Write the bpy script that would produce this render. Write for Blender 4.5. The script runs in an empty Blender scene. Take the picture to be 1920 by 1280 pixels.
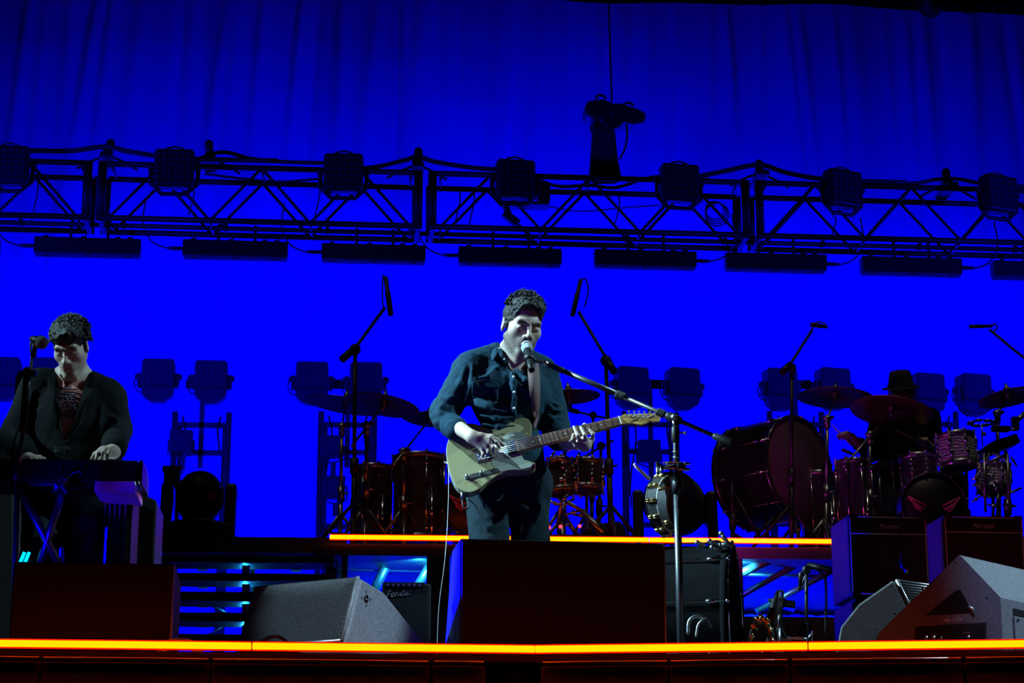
import bpy, math, random
import numpy as np
from mathutils import Vector, Matrix

# ---------------------------------------------------------------- camera, world, exposure, large lights
scene = bpy.context.scene
C = scene.collection
random.seed(7)
PI = math.pi
FPX = 4000.0                                   # focal length in pixels of a 1920 px wide frame
YAW, PITCH = math.radians(4.2), math.atan(1060 / FPX)
CAM_Z = -0.845                                 # eye just under the stage deck (deck top is z = 0)
cp, sp, cy, sy = math.cos(PITCH), math.sin(PITCH), math.cos(YAW), math.sin(YAW)
CF = Vector((sy * cp, cy * cp, sp)); CR = Vector((cy, -sy, 0)); CU = CR.cross(CF)
CAM = Vector((0, 0, CAM_Z))
cam_data = bpy.data.cameras.new('camera'); cam = bpy.data.objects.new('camera', cam_data); C.objects.link(cam)
cam_data.sensor_width = 36; cam_data.lens = 36 * FPX / 1920; cam_data.clip_end = 200
cam.matrix_world = Matrix(((CR.x, CU.x, -CF.x, CAM.x), (CR.y, CU.y, -CF.y, CAM.y), (CR.z, CU.z, -CF.z, CAM.z), (0, 0, 0, 1)))
scene.camera = cam
vs = scene.view_settings
vs.view_transform = 'Standard'; vs.look = 'None'; vs.gamma = 1; vs.exposure = 0; vs.use_curve_mapping = False
world = bpy.data.worlds.new('night'); scene.world = world; world.use_nodes = True
world.node_tree.nodes['Background'].inputs[0].default_value = (0.0, 0.0, 0.004, 1)
world.node_tree.nodes['Background'].inputs[1].default_value = 0.3

def light(name, kind, loc, target, col, power, size=0.3, sizey=None, cone=40, blend=0.4, spread=180):
    d = bpy.data.lights.new(name, kind); d.color = col; d.energy = power
    if kind == 'AREA':
        d.shape = 'RECTANGLE'; d.size = size; d.size_y = sizey or size; d.spread = math.radians(spread)
    else:
        d.shadow_soft_size = size
        if kind == 'SPOT':
            d.spot_size = math.radians(cone); d.spot_blend = blend
    o = bpy.data.objects.new(name, d); C.objects.link(o); o.location = loc
    if target is not None:
        o.rotation_euler = (Vector(target) - Vector(loc)).to_track_quat('-Z', 'Y').to_euler()
    return o

BLUE = (0, 0, 1)
# cyclorama ground row behind the drum riser
light('cyclorama_groundrow', 'AREA', (2.2, 23.0, 0.9), (2.2, 27.2, 4.1), BLUE, 1900, 15, 0.6, spread=63)
light('cyclorama_groundrow_far', 'AREA', (2.2, 24.6, 0.6), (2.2, 27.2, 2.6), BLUE, 60, 15, 0.5, spread=150)
# cool key spots on the performers
KEY = (0.52, 0.95, 1.12)
light('key_spot_left', 'SPOT', (-5.6, 8.95, 6.3), (0.60, 9.15, 1.66), KEY, 9500, 0.05, cone=14.5, blend=0.3)
light('key_spot_right', 'SPOT', (6.9, 8.2, 5.8), (0.85, 9.15, 1.75), KEY, 2600, 0.05, cone=14, blend=0.4)
light('keyboard_spot_left', 'SPOT', (-7.2, 8.1, 5.0), (-1.15, 8.6, 1.75), KEY, 4300, 0.05, cone=14, blend=0.4)
light('keyboard_spot_right', 'SPOT', (4.6, 7.5, 6.2), (-1.1, 8.6, 1.7), KEY, 1500, 0.05, cone=12, blend=0.5)
WEDGE = (0.55, 0.88, 1.1)
light('wedge_spot', 'SPOT', (8.0, 8.2, 5.2), (2.9, 7.9, 0.3), WEDGE, 2100, 0.08, cone=17, blend=0.6)
light('wedge_spot_low', 'SPOT', (1.7, 3.4, 4.6), (-0.03, 8.05, 0.33), WEDGE, 2600, 0.04, cone=4.9, blend=0.3)
RED = (1, 0.03, 0.09)
light('red_wash_singer', 'SPOT', (1.1, 2.2, 6.2), (0.75, 9.2, 1.6), RED, 26, 0.4, cone=14, blend=0.6)
light('red_wash_keyboard', 'SPOT', (-0.7, 2.2, 5.6), (-1.1, 8.6, 1.6), RED, 18, 0.4, cone=13, blend=0.6)
light('red_wash_cabinets', 'SPOT', (3.3, 2.6, 4.6), (3.5, 10.7, 0.9), RED, 260, 0.4, cone=13, blend=0.6)
light('wedge_spot_front', 'SPOT', (2.2, 3.2, 4.6), (2.75, 7.7, 0.3), (0.32, 0.55, 1.1), 650, 0.06, cone=12, blend=0.6)
light('drum_top_spot', 'SPOT', (3.2, 10.0, 9.0), (3.0, 13.0, 2.2), (1, 0.9, 0.7), 230, 0.08, cone=36, blend=0.7)
light('drum_top_spot_left', 'SPOT', (-1.5, 10.0, 9.0), (0.4, 12.9, 2.0), (1, 0.9, 0.7), 150, 0.08, cone=24, blend=0.7)
# blue side wash over the rear half of the stage
light('blue_wash_left', 'SPOT', (-7.5, 15.5, 4.5), (2.5, 21.5, 4.0), BLUE, 2600, 0.3, cone=75, blend=0.6)
light('blue_wash_right', 'SPOT', (11.5, 15.5, 4.5), (2.5, 21.5, 4.0), BLUE, 2600, 0.3, cone=75, blend=0.6)
light('blue_floor_spot', 'SPOT', (-1.2, 10.6, 0.35), (0.36, 8.05, 0.27), BLUE, 9000, 0.06, cone=13, blend=0.3)
light('blue_fill_cabinets', 'SPOT', (0.9, 11.2, 0.9), (3.2, 10.8, 0.85), BLUE, 520, 0.06, cone=32, blend=0.5)  # added blue fill for the cabinet sides, out of sight behind the singer

# ---------------------------------------------------------------- pixel helpers
def ray(px, py):
    return CF + CR * ((px - 960) / FPX) + CU * ((640 - py) / FPX)
def P(px, py, Y):
    d = ray(px, py); return CAM + d * (Y / d.y)
def PZ(px, py, z):
    d = ray(px, py); return CAM + d * ((z - CAM_Z) / d.z)
def proj(p):
    q = Vector(p) - CAM; t = q.dot(CF)
    return 960 + FPX * q.dot(CR) / t, 640 - FPX * q.dot(CU) / t
def mpp(Y, py=640):
    return P(0, py, Y).__sub__(P(1, py, Y)).length
def PX(px, Y, z):
    """point at depth Y and height z in pixel column px"""
    lo, hi = -40.0, 40.0
    for _ in range(60):
        m = (lo + hi) / 2
        if proj((m, Y, z))[0] < px: lo = m
        else: hi = m
    return Vector((lo, Y, z))

light('red_fill_drums', 'SPOT', P(1330, 1050, 11.8), P(1640, 780, 13.2), RED, 22, 0.1, cone=85, blend=0.8)  # added red fill, stands in for uplight from the riser strip
light('blue_fill_drums', 'SPOT', P(1300, 1060, 11.75), P(1600, 850, 13.2), BLUE, 24, 0.1, cone=85, blend=0.8)  # added blue fill to lift the dark drum kit

light('blue_fill_keyboard', 'SPOT', (-1.75, 7.55, 0.15), (-0.85, 8.3, 0.72), BLUE, 60, 0.05, cone=36, blend=0.5)  # added blue fill for the pink panel and keyboard underside

# ---------------------------------------------------------------- materials
M = {}
def mat(name, col, rough=0.5, metal=0.0, var=0.0, scale=20.0, bump=0.0, bscale=150.0, spec=0.5, coat=0.0, emis=None, estr=1.0, attr=None, sheen=0.0, wave=None):
    m = bpy.data.materials.new(name); m.use_nodes = True
    nt = m.node_tree; b = nt.nodes['Principled BSDF']
    b.inputs['Base Color'].default_value = (*col, 1); b.inputs['Roughness'].default_value = rough
    b.inputs['Metallic'].default_value = metal; b.inputs['Specular IOR Level'].default_value = spec
    b.inputs['Coat Weight'].default_value = coat
    if sheen: b.inputs['Sheen Weight'].default_value = sheen
    tc = nt.nodes.new('ShaderNodeTexCoord')
    if attr:
        a = nt.nodes.new('ShaderNodeAttribute'); a.attribute_name = attr
        nt.links.new(a.outputs['Color'], b.inputs['Base Color'])
    if var:
        n = nt.nodes.new('ShaderNodeTexNoise'); n.inputs['Scale'].default_value = scale; n.inputs['Detail'].default_value = 4
        nt.links.new(tc.outputs['Object'], n.inputs['Vector'])
        mr = nt.nodes.new('ShaderNodeMapRange'); mr.inputs[1].default_value = 0.3; mr.inputs[2].default_value = 0.7
        mr.inputs[3].default_value = 1 - var; mr.inputs[4].default_value = 1 + var
        nt.links.new(n.outputs['Fac'], mr.inputs[0])
        mx = nt.nodes.new('ShaderNodeVectorMath'); mx.operation = 'SCALE'
        if attr: nt.links.new(a.outputs['Color'], mx.inputs[0])
        else: mx.inputs[0].default_value = col
        nt.links.new(mr.outputs[0], mx.inputs['Scale'])
        nt.links.new(mx.outputs[0], b.inputs['Base Color'])
    if bump:
        n2 = nt.nodes.new('ShaderNodeTexNoise'); n2.inputs['Scale'].default_value = bscale; n2.inputs['Detail'].default_value = 3
        nt.links.new(tc.outputs['Object'], n2.inputs['Vector'])
        bp = nt.nodes.new('ShaderNodeBump'); bp.inputs['Strength'].default_value = bump; bp.inputs['Distance'].default_value = 0.01
        nt.links.new(n2.outputs['Fac'], bp.inputs['Height']); nt.links.new(bp.outputs[0], b.inputs['Normal'])
    if emis:
        b.inputs['Emission Color'].default_value = (*emis, 1); b.inputs['Emission Strength'].default_value = estr
    M[name] = m
    return m

mat('black_metal', (0.02, 0.02, 0.022), 0.45, 0.6, 0.3, 30, 0.1)
mat('black_paint', (0.018, 0.018, 0.02), 0.6, 0, 0.3, 12, 0.15, 90, spec=0.15)
mat('dark_fixture', (0.075, 0.075, 0.08), 0.65, 0, 0.2, 25, 0.1)
mat('truss_metal', (0.010, 0.010, 0.011), 0.5, 0.5, 0.3, 14, 0.05)
mat('bare_metal', (0.45, 0.45, 0.46), 0.35, 0.9, 0.2, 25, 0.05)
mat('chrome', (0.75, 0.76, 0.78), 0.16, 1.0, 0.08, 30)
mat('dull_chrome', (0.30, 0.30, 0.32), 0.36, 1.0, 0.2, 30)
mat('brass', (0.75, 0.55, 0.22), 0.25, 1.0, 0.2, 60, 0.1)
mat('cymbal_bronze', (0.32, 0.23, 0.10), 0.42, 0.9, 0.25, 14, 0.05)
mat('rubber', (0.012, 0.012, 0.013), 0.75, 0, 0.2, 40)
mat('cable_black', (0.012, 0.012, 0.013), 0.55, 0, 0.2, 60)
mat('cable_white', (0.65, 0.66, 0.62), 0.5, 0, 0.1, 60)
mat('deck_black', (0.012, 0.012, 0.013), 0.55, 0, 0.4, 6, 0.3, 60)
mat('skirt_black', (0.03, 0.022, 0.02), 0.85, 0, 0.4, 9, 0.2, 120)
mat('fascia_cloth', (0.20, 0.15, 0.14), 0.9, 0, 0.3, 9, 0.2, 120)
mat('pit_ground', (0.03, 0.03, 0.03), 0.9, 0, 0.4, 3, 0.3, 20)
mat('cloth_white', (0.72, 0.72, 0.74), 0.9, 0, 0.06, 1.2, 0.12, 220)
mat('scrim_blue', (0.35, 0.36, 0.42), 0.9, 0, 0.08, 3)
mat('led_core', (0.3, 0.1, 0.02), 0.4, 0, emis=(1.0, 0.080, 0.0), estr=10.0)
mat('led_core_riser', (0.3, 0.1, 0.02), 0.4, 0, emis=(1.0, 0.09, 0.0), estr=9.5)
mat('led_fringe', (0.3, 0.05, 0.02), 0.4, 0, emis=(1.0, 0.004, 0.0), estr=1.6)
mat('cabinet_vinyl', (0.03, 0.028, 0.03), 0.6, 0, 0.25, 60, 0.4, 420, spec=0.15)
mat('cabinet_grey', (0.17, 0.17, 0.18), 0.55, 0, 0.25, 90, 0.3, 420)
mat('satin_dark', (0.10, 0.10, 0.105), 0.42, 0.9, 0.2, 40)
mat('grille_black', (0.009, 0.009, 0.010), 0.5, 0.4, 0.2, 100, 0.3, 400)
mat('grille_grey', (0.16, 0.16, 0.17), 0.45, 0.6, 0.2, 100)
mat('piping', (0.55, 0.52, 0.46), 0.5)
mat('print_white', (0.75, 0.75, 0.72), 0.6)
mat('mesh_silver', (0.30, 0.31, 0.33), 0.62, 0.7, 0.3, 300, 0.5, 900)
mat('print_grey', (0.42, 0.40, 0.42), 0.6)
mat('emblem_pink', (0.62, 0.05, 0.16), 0.5)
mat('wood', (0.35, 0.2, 0.09), 0.45, 0, 0.3, 30, 0.1)
mat('stick_wood', (0.62, 0.5, 0.33), 0.5, 0, 0.2, 30)
mat('drum_wrap', (0.035, 0.03, 0.045), 0.22, 0, 0.5, 9, coat=0.5)
mat('drum_black', (0.01, 0.01, 0.011), 0.3, 0, 0.2, 9, coat=0.4)
mat('drum_head', (0.10, 0.06, 0.075), 0.35, 0, 0.15, 6)
mat('head_black', (0.008, 0.008, 0.008), 0.4, 0, 0.2, 6)
mat('skin', (0.5, 0.33, 0.26), 0.55, 0, 0.10, 90, 0.07, 500, spec=0.25, attr='Col')
mat('hair', (0.012, 0.009, 0.008), 0.42, 0, 0.3, 120, 0.6, 260, spec=0.35)
mat('shirt_navy', (0.004, 0.027, 0.047), 0.85, 0, 0.2, 60, 0.2, 600, spec=0.15)
mat('denim_dark', (0.008, 0.021, 0.030), 0.85, 0, 0.3, 80, 0.6, 700, spec=0.15)
mat('suit_black', (0.0032, 0.0034, 0.004), 0.85, 0, 0.2, 60, 0.4, 500, spec=0.08)
mat('tee_rust', (0.42, 0.15, 0.13), 0.9, 0, 0.15, 80, 0.2, 500, spec=0.1)
mat('tee_print', (0.045, 0.05, 0.09), 0.9)
mat('button_pearl', (0.8, 0.8, 0.78), 0.25)
mat('strap_leather', (0.115, 0.05, 0.05), 0.7, 0, 0.15, 60, 0.3, 400)
mat('guitar_cream', (0.27, 0.235, 0.12), 0.28, 0, 0.06, 8, coat=0.6)
mat('guitar_side', (0.50, 0.44, 0.22), 0.28, 0, 0.06, 8, coat=0.6)
mat('pickguard', (0.26, 0.265, 0.21), 0.3, 0, 0.04, 8, coat=0.4)
mat('maple', (0.55, 0.32, 0.10), 0.35, 0, 0.15, 30, coat=0.4)
mat('rosewood', (0.11, 0.045, 0.025), 0.85, 0, 0.4, 60)
mat('plastic_black', (0.006, 0.006, 0.007), 0.5, 0, 0.1, 30, spec=0.15)
mat('drum_matte', (0.005, 0.005, 0.006), 0.9, 0, 0.2, 9, spec=0.04)
mat('felt_hat', (0.012, 0.012, 0.013), 0.9, 0, 0.2, 60)

# ---------------------------------------------------------------- mesh builder
INV = {}
def V(*a): return Vector(a)
def frame(axis, up=(0, 0, 1)):
    z = Vector(axis).normalized(); u = Vector(up)
    if abs(z.dot(u.normalized())) > 0.98: u = Vector((1, 0, 0)) if abs(z.x) < 0.9 else Vector((0, 1, 0))
    x = u.cross(z).normalized(); y = z.cross(x)
    return x, y, z
class MB:
    def __init__(s): s.v = []; s.f = []; s.sm = []
    def add(s, verts, faces, smooth=False):
        o = len(s.v); s.v += [Vector(p) for p in verts]
        for f in faces: s.f.append([i + o for i in f]); s.sm.append(smooth)
        return s
    def box(s, c, size, ax=None):
        """box; ax = optional three axes"""
        c = Vector(c); X, Y, Z = ax if ax else (V(1, 0, 0), V(0, 1, 0), V(0, 0, 1))
        h = [k / 2 for k in size]
        vs_ = [c + X * (i * h[0]) + Y * (j * h[1]) + Z * (k * h[2]) for k in (-1, 1) for j in (-1, 1) for i in (-1, 1)]
        return s.add(vs_, [(0, 2, 3, 1), (4, 5, 7, 6), (0, 1, 5, 4), (2, 6, 7, 3), (0, 4, 6, 2), (1, 3, 7, 5)])
    def prism(s, poly, vec):
        n = len(poly); p = [Vector(q) for q in poly]; vec = Vector(vec)
        nrm = Vector((0, 0, 0))
        for i in range(n): nrm += p[i].cross(p[(i + 1) % n])
        if nrm.dot(vec) > 0: p = p[::-1]
        f = [tuple(range(n)), tuple(range(2 * n - 1, n - 1, -1))] + [((i + 1) % n, i, n + i, n + (i + 1) % n) for i in range(n)]
        return s.add(p + [q + vec for q in p], f)
    def tube(s, pts, r, seg=8, caps=True, closed=False, flat=None):
        pts = [Vector(p) for p in pts]; n = len(pts)
        rr = r if isinstance(r, (list, tuple)) else [r] * n
        ring = []; prev = None
        for i, p in enumerate(pts):
            a = pts[(i - 1) % n] if (closed or i) else p; b = pts[(i + 1) % n] if (closed or i < n - 1) else p
            t = (b - a).normalized() if (b - a).length > 1e-9 else V(0, 0, 1)
            if prev is None: x, y, _ = frame(t)
            else:
                x = prev - t * prev.dot(t)
                x = x.normalized() if x.length > 1e-6 else frame(t)[0]
                y = t.cross(x)
            prev = x
            for k in range(seg):
                a_ = 2 * PI * k / seg
                ring.append(p + x * (rr[i] * math.cos(a_)) + y * (rr[i] * math.sin(a_) * (flat or 1)))
        f = []
        for i in range(n if closed else n - 1):
            j = (i + 1) % n
            for k in range(seg):
                l = (k + 1) % seg; f.append((i * seg + k, i * seg + l, j * seg + l, j * seg + k))
        s.add(ring, f, True)
        if caps and not closed:
            o = len(s.v) - len(ring)
            s.f.append([o + k for k in range(seg)][::-1]); s.sm.append(False)
            s.f.append([o + (n - 1) * seg + k for k in range(seg)]); s.sm.append(False)
        return s
    def cyl(s, a, b, r, r2=None, seg=12): return s.tube([a, b], [r, r if r2 is None else r2], seg)
    def lathe(s, prof, o, axis, seg=24, up=(0, 0, 1), a0=0, a1=2 * PI, sx=1.0, sy=1.0):
        """prof = list of (radius, height along axis)"""
        x, y, z = frame(axis, up); o = Vector(o); n = len(prof); full = abs(a1 - a0 - 2 * PI) < 1e-6
        m = seg if full else seg + 1; vv = []
        for k in range(m):
            a = a0 + (a1 - a0) * k / seg; d = x * (math.cos(a) * sx) + y * (math.sin(a) * sy)
            vv += [o + d * r + z * h for r, h in prof]
        f = []
        for k in range(seg):
            l = (k + 1) % m
            for i in range(n - 1): f.append((k * n + i, l * n + i, l * n + i + 1, k * n + i + 1))
        return s.add(vv, f, True)
    def sph(s, c, r, seg=12, rings=8, ax=None):
        r = r if isinstance(r, (list, tuple)) else (r, r, r); c = Vector(c)
        X, Y, Z = ax if ax else (V(1, 0, 0), V(0, 1, 0), V(0, 0, 1)); vv = []; f = []
        for i in range(rings + 1):
            t = PI * i / rings
            for k in range(seg):
                a = 2 * PI * k / seg
                vv.append(c + X * (r[0] * math.sin(t) * math.cos(a)) + Y * (r[1] * math.sin(t) * math.sin(a)) + Z * (r[2] * math.cos(t)))
        for i in range(rings):
            for k in range(seg):
                l = (k + 1) % seg; f.append((i * seg + k, (i + 1) * seg + k, (i + 1) * seg + l, i * seg + l))
        return s.add(vv, f, True)
    def torus(s, c, axis, R, r, seg=28, rs=8, a0=0, a1=2 * PI, up=(0, 0, 1), sx=1, sy=1):
        x, y, z = frame(axis, up); c = Vector(c); full = abs(a1 - a0 - 2 * PI) < 1e-6
        n = seg if full else seg + 1
        pts = [c + x * (R * sx * math.cos(a0 + (a1 - a0) * k / seg)) + y * (R * sy * math.sin(a0 + (a1 - a0) * k / seg)) for k in range(n)]
        return s.tube(pts, r, rs, closed=full)
    def build(s, name, m, parent=None, bevel=0, sub=0, local=False, seg=2):
        me = bpy.data.meshes.new(name); inv = INV.get(parent)
        vv = [inv @ p for p in s.v] if (inv is not None and not local) else s.v
        me.from_pydata([tuple(p) for p in vv], [], s.f); me.polygons.foreach_set('use_smooth', s.sm); me.update()
        o = bpy.data.objects.new(name, me); C.objects.link(o)
        if m: me.materials.append(M[m] if isinstance(m, str) else m)
        if parent is not None:
            o.parent = parent
            if inv is not None: INV[o] = inv
            elif parent in INV: INV[o] = INV[parent]
        if bevel:
            b = o.modifiers.new('bevel', 'BEVEL'); b.width = bevel; b.segments = seg; b.limit_method = 'ANGLE'; b.angle_limit = math.radians(40)
        if sub:
            b = o.modifiers.new('subsurf', 'SUBSURF'); b.levels = sub; b.render_levels = sub
        return o
def T(name, label, cat, loc=(0, 0, 0), group=None, rot=0.0):
    o = bpy.data.objects.new(name, None); C.objects.link(o); o.empty_display_size = 0.1
    o.location = loc; o.rotation_euler = (0, 0, rot)
    o['label'] = label; o['category'] = cat
    if group: o['group'] = group
    INV[o] = (Matrix.Translation(Vector(loc)) @ Matrix.Rotation(rot, 4, 'Z')).inverted()
    return o
def tag(o, label, cat, group=None):
    o['label'] = label; o['category'] = cat
    if group: o['group'] = group
    return o
def struct(o): o['kind'] = 'structure'; return o
def dup(root, loc, rot=None, label=None):
    r = root.copy(); C.objects.link(r); r.location = loc
    if rot is not None: r.rotation_euler = (0, 0, rot) if not isinstance(rot, tuple) else rot
    if label: r['label'] = label
    for ch in list(root.children):
        c = ch.copy(); C.objects.link(c); c.parent = r
        for g in list(ch.children):
            d = g.copy(); C.objects.link(d); d.parent = c
    return r
def arc(c, x, y, R, a0, a1, n=12):
    c = Vector(c); return [c + Vector(x) * (R * math.cos(a0 + (a1 - a0) * i / n)) + Vector(y) * (R * math.sin(a0 + (a1 - a0) * i / n)) for i in range(n + 1)]
def curve3(pts, n=8):
    """Catmull-Rom through points"""
    pts = [Vector(p) for p in pts]; q = [pts[0] * 2 - pts[1]] + pts + [pts[-1] * 2 - pts[-2]]; out = []
    for i in range(1, len(q) - 2):
        for k in range(n):
            t = k / n; a, b, c, d = q[i - 1], q[i], q[i + 1], q[i + 2]
            out.append(0.5 * ((2 * b) + (c - a) * t + (2 * a - 5 * b + 4 * c - d) * t * t + (3 * b - a - 3 * c + d) * t ** 3))
    return out + [pts[-1]]
def text(body, size, o, x, y, m, parent, name='lettering', depth=0.001, align='CENTER', shear=0.0):
    """flat raised lettering in the plane spanned by x (reading) and y (up)"""
    cu = bpy.data.curves.new(name, 'FONT'); cu.body = body; cu.size = size; cu.extrude = depth; cu.align_x = align; cu.align_y = 'CENTER'; cu.shear = shear
    tmp = bpy.data.objects.new(name, cu); C.objects.link(tmp)
    dg = bpy.context.evaluated_depsgraph_get(); me = bpy.data.meshes.new_from_object(tmp.evaluated_get(dg))
    bpy.data.objects.remove(tmp)
    x = Vector(x).normalized(); y = Vector(y).normalized(); z = x.cross(y)
    mb = MB(); mb.add([Vector(o) + x * v.co.x + y * v.co.y + z * v.co.z for v in me.vertices], [tuple(p.vertices) for p in me.polygons])
    bpy.data.meshes.remove(me)
    return mb.build(name, m, parent)

# ---------------------------------------------------------------- setting: deck, pit, stage front
zs = -0.020
E0, E1, E2 = PZ(-160, 1211.6, zs), PZ(1003, 1224.2, zs), PZ(2060, 1212.5, zs)
mb = MB(); mb.prism([(E0.x, E0.y + .25, -.01), (E1.x, E1.y + .25, -.01), (E2.x, E2.y + .25, -.01), (14, 29, -.01), (-10, 29, -.01)], (0, 0, -.12))
mb.prism([(E0.x, E0.y + .02, -.045), (E1.x, E1.y + .02, -.045), (E2.x, E2.y + .02, -.045), (E2.x, E2.y + .26, -.045), (E1.x, E1.y + .26, -.045), (E0.x, E0.y + .26, -.045)], (0, 0, -.08))
struct(mb.build('floor', 'deck_black'))
mb = MB(); mb.prism([(-14, 1.0, -2.35), (18, 1.0, -2.35), (18, 29, -2.35), (-14, 29, -2.35)], (0, 0, -.1))
struct(mb.build('ground', 'pit_ground'))
# stage front: fascia panels under the edge, with a thin metal lip along each
def lerp(a, b, t): return a + (b - a) * t
fas = T('trim_1', 'black stage front fascia below the glowing stage edge', 'stage front', E1); del fas['label'], fas['category']; struct(fas)
runs = [(E0, E1, [(0, .20), (.203, .47), (.473, .826), (.832, .917)]), (E1, E2, [(.012, .24), (.243, .455), (.46, .76), (.765, 1)])]
def off(a, b, d):
    n = Vector((b.y - a.y, -(b.x - a.x), 0)).normalized(); return n * d
for a, b, cuts in runs:
    n = off(a, b, 1); t = (b - a).normalized()
    for u, v in cuts:
        p, q = lerp(a, b, u), lerp(a, b, v); w = (q - p).length - .006; c = (p + q) / 2
        MB().prism([p + n * .012 + V(0, 0, -.046), p + n * .34 + V(0, 0, -1.12), p + n * .31 + V(0, 0, -1.12), p + n * (-.018) + V(0, 0, -.046)], q - p).build('fascia_panel', 'fascia_cloth', fas, bevel=.004)
        MB().tube([p + n * .016 + V(0, 0, -.034) + t * .004, q + n * .016 + V(0, 0, -.034) - t * .004], .0045, 8).build('metal_lip', 'bare_metal', fas)
    c = (a + b) / 2
    MB().box(c + n * (-.012) + V(0, 0, -.02), ((b - a).length, .02, .028), (t, n, V(0, 0, 1))).build('upper_rail', 'skirt_black', fas, bevel=.003)
for px, w in ((346, .014), (381, .022)):
    p = PZ(px, 1236, -.045); MB().box(p + V(0, -.03, .0), (w, .012, .03)).box(p + V(0, -.028, -.2), (w * .7, .006, .4)).build('strap', 'skirt_black', fas, bevel=.002)

def led_strip(name, label, a, b, joints, hgt, cat='light strip', core='led_core'):
    t = (b - a).normalized(); n = off(a, b, 1); L = (b - a).length
    th = T(name, label, cat, a)
    js = [0] + joints + [1]
    for u, v in zip(js[:-1], js[1:]):
        c = lerp(a, b, (u + v) / 2); w = L * (v - u) - .004
        MB().box(c + n * .012, (w, .012, hgt * .72), (t, n, V(0, 0, 1))).build('diffuser', core, th, bevel=.003)
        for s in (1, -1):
            MB().box(c + n * .010 + V(0, 0, s * hgt * .43), (w, .010, hgt * .14), (t, n, V(0, 0, 1))).build('glow_fringe', 'led_fringe', th, bevel=.001)  # red fall-off of the strip's glow, built as added glowing bars
    MB().box(lerp(a, b, .5) + n * (-.002) - V(0, 0, hgt * .40), (L, .010, hgt * .2), (t, n, V(0, 0, 1))).build('channel', 'black_metal', th)
    return th
UPS = V(0, 0, .012)
def frac(a, b, px):
    lo, hi = 0., 1.
    for _ in range(40):
        m = (lo + hi) / 2
        if proj(lerp(a, b, m))[0] < px: lo = m
        else: hi = m
    return lo
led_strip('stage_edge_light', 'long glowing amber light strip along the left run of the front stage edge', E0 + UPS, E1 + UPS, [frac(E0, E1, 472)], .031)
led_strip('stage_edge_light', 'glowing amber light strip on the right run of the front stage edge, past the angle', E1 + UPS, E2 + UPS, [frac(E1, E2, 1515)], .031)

# ---------------------------------------------------------------- backdrop curtain
YB = 27.2
bd = T('backdrop_curtain', 'tall pale pleated curtain lit blue, hanging across the back of the stage', 'curtain', (2, YB, 0))
rng = random.Random(3)
pz = P(1700, 14, YB).z
folds = []
for i in range(64):
    x0 = -8.5 + 21.5 * (i + rng.random()) / 64
    folds.append((x0, rng.uniform(-.10, .16) - (x0 - 2) * .012, rng.uniform(.03, .10), rng.choice((1, 1, -1)) * rng.uniform(.03, .11), rng.uniform(3, 10)))
def fold_d(x, z):
    h = pz - z
    d = .07 * np.sin(x * 1.15 + .6) + .035 * np.sin(x * 2.9 + .15 * z)
    for x0, sl, w, am, ln in folds:
        u = (x - x0 + sl * h * .5) / (w * (1 + h * .12))
        d = d + am * np.exp(-u * u) * np.exp(-(h / ln) ** 2) * (1 - np.exp(-h * 3))
    return d
edges = [-8.6, -4.2, .4, 5.0, 9.35, 13.2]
for a, b in zip(edges[:-1], edges[1:]):
    nx = int((b - a + .06) / .045); nz = 90
    xs = np.linspace(a - .03, b + .03, nx); zz = np.linspace(0.02, pz - .03, nz)
    X, Z = np.meshgrid(xs, zz); D = fold_d(X, Z) + .02 * np.exp(-((X - b) / .03) ** 2)
    vv = np.stack([X, YB - D, Z], -1).reshape(-1, 3)
    k = np.arange(nx * nz).reshape(nz, nx)
    q = np.stack([k[:-1, :-1], k[:-1, 1:], k[1:, 1:], k[1:, :-1]], -1).reshape(-1, 4)
    mb = MB(); mb.add(vv, q.tolist(), True); mb.build('curtain_panel', 'cloth_white', bd)
pp = T('backdrop_batten', 'dark pipe batten carrying the top of the blue curtain', 'batten', (2, YB, pz))
mb = MB(); mb.cyl((-9, YB - .05, pz + .06), (13.5, YB - .05, pz + .06), .05).cyl((-9, YB - .05, pz + .25), (13.5, YB - .05, pz + .25), .05); mb.build('pipe', 'black_metal', pp)
struct(MB().box((2.2, YB + 1.2, 5.5), (24, .2, 16)).build('wall_back', 'black_paint'))
for i in range(34):
    x = 1.5 + i * .33
    MB().box((x, YB - .055, pz + .03), (.03, .11, .16)).build('tie', 'black_paint', pp)
c = P(1745, 8, 26.6)
fx = T('hanging_lamp', 'round black lamp hanging from the dark batten at the top of the curtain', 'stage light', c)
MB().lathe([(0, -.19), (.10, -.18), (.165, -.1), (.175, .02), (.16, .16), (.1, .24), (0, .25)], c + V(0, 0, .02), (0, 0, 1), 20).build('housing', 'black_metal', fx)
mb = MB(); mb.tube(arc(c + V(0, 0, .05), (1, 0, 0), (0, 0, 1), .21, 0, PI, 10), .018); mb.cyl(c + V(0, 0, .25), (c.x, c.y + .5, pz + .25), .025); mb.build('yoke', 'black_metal', fx)

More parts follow.
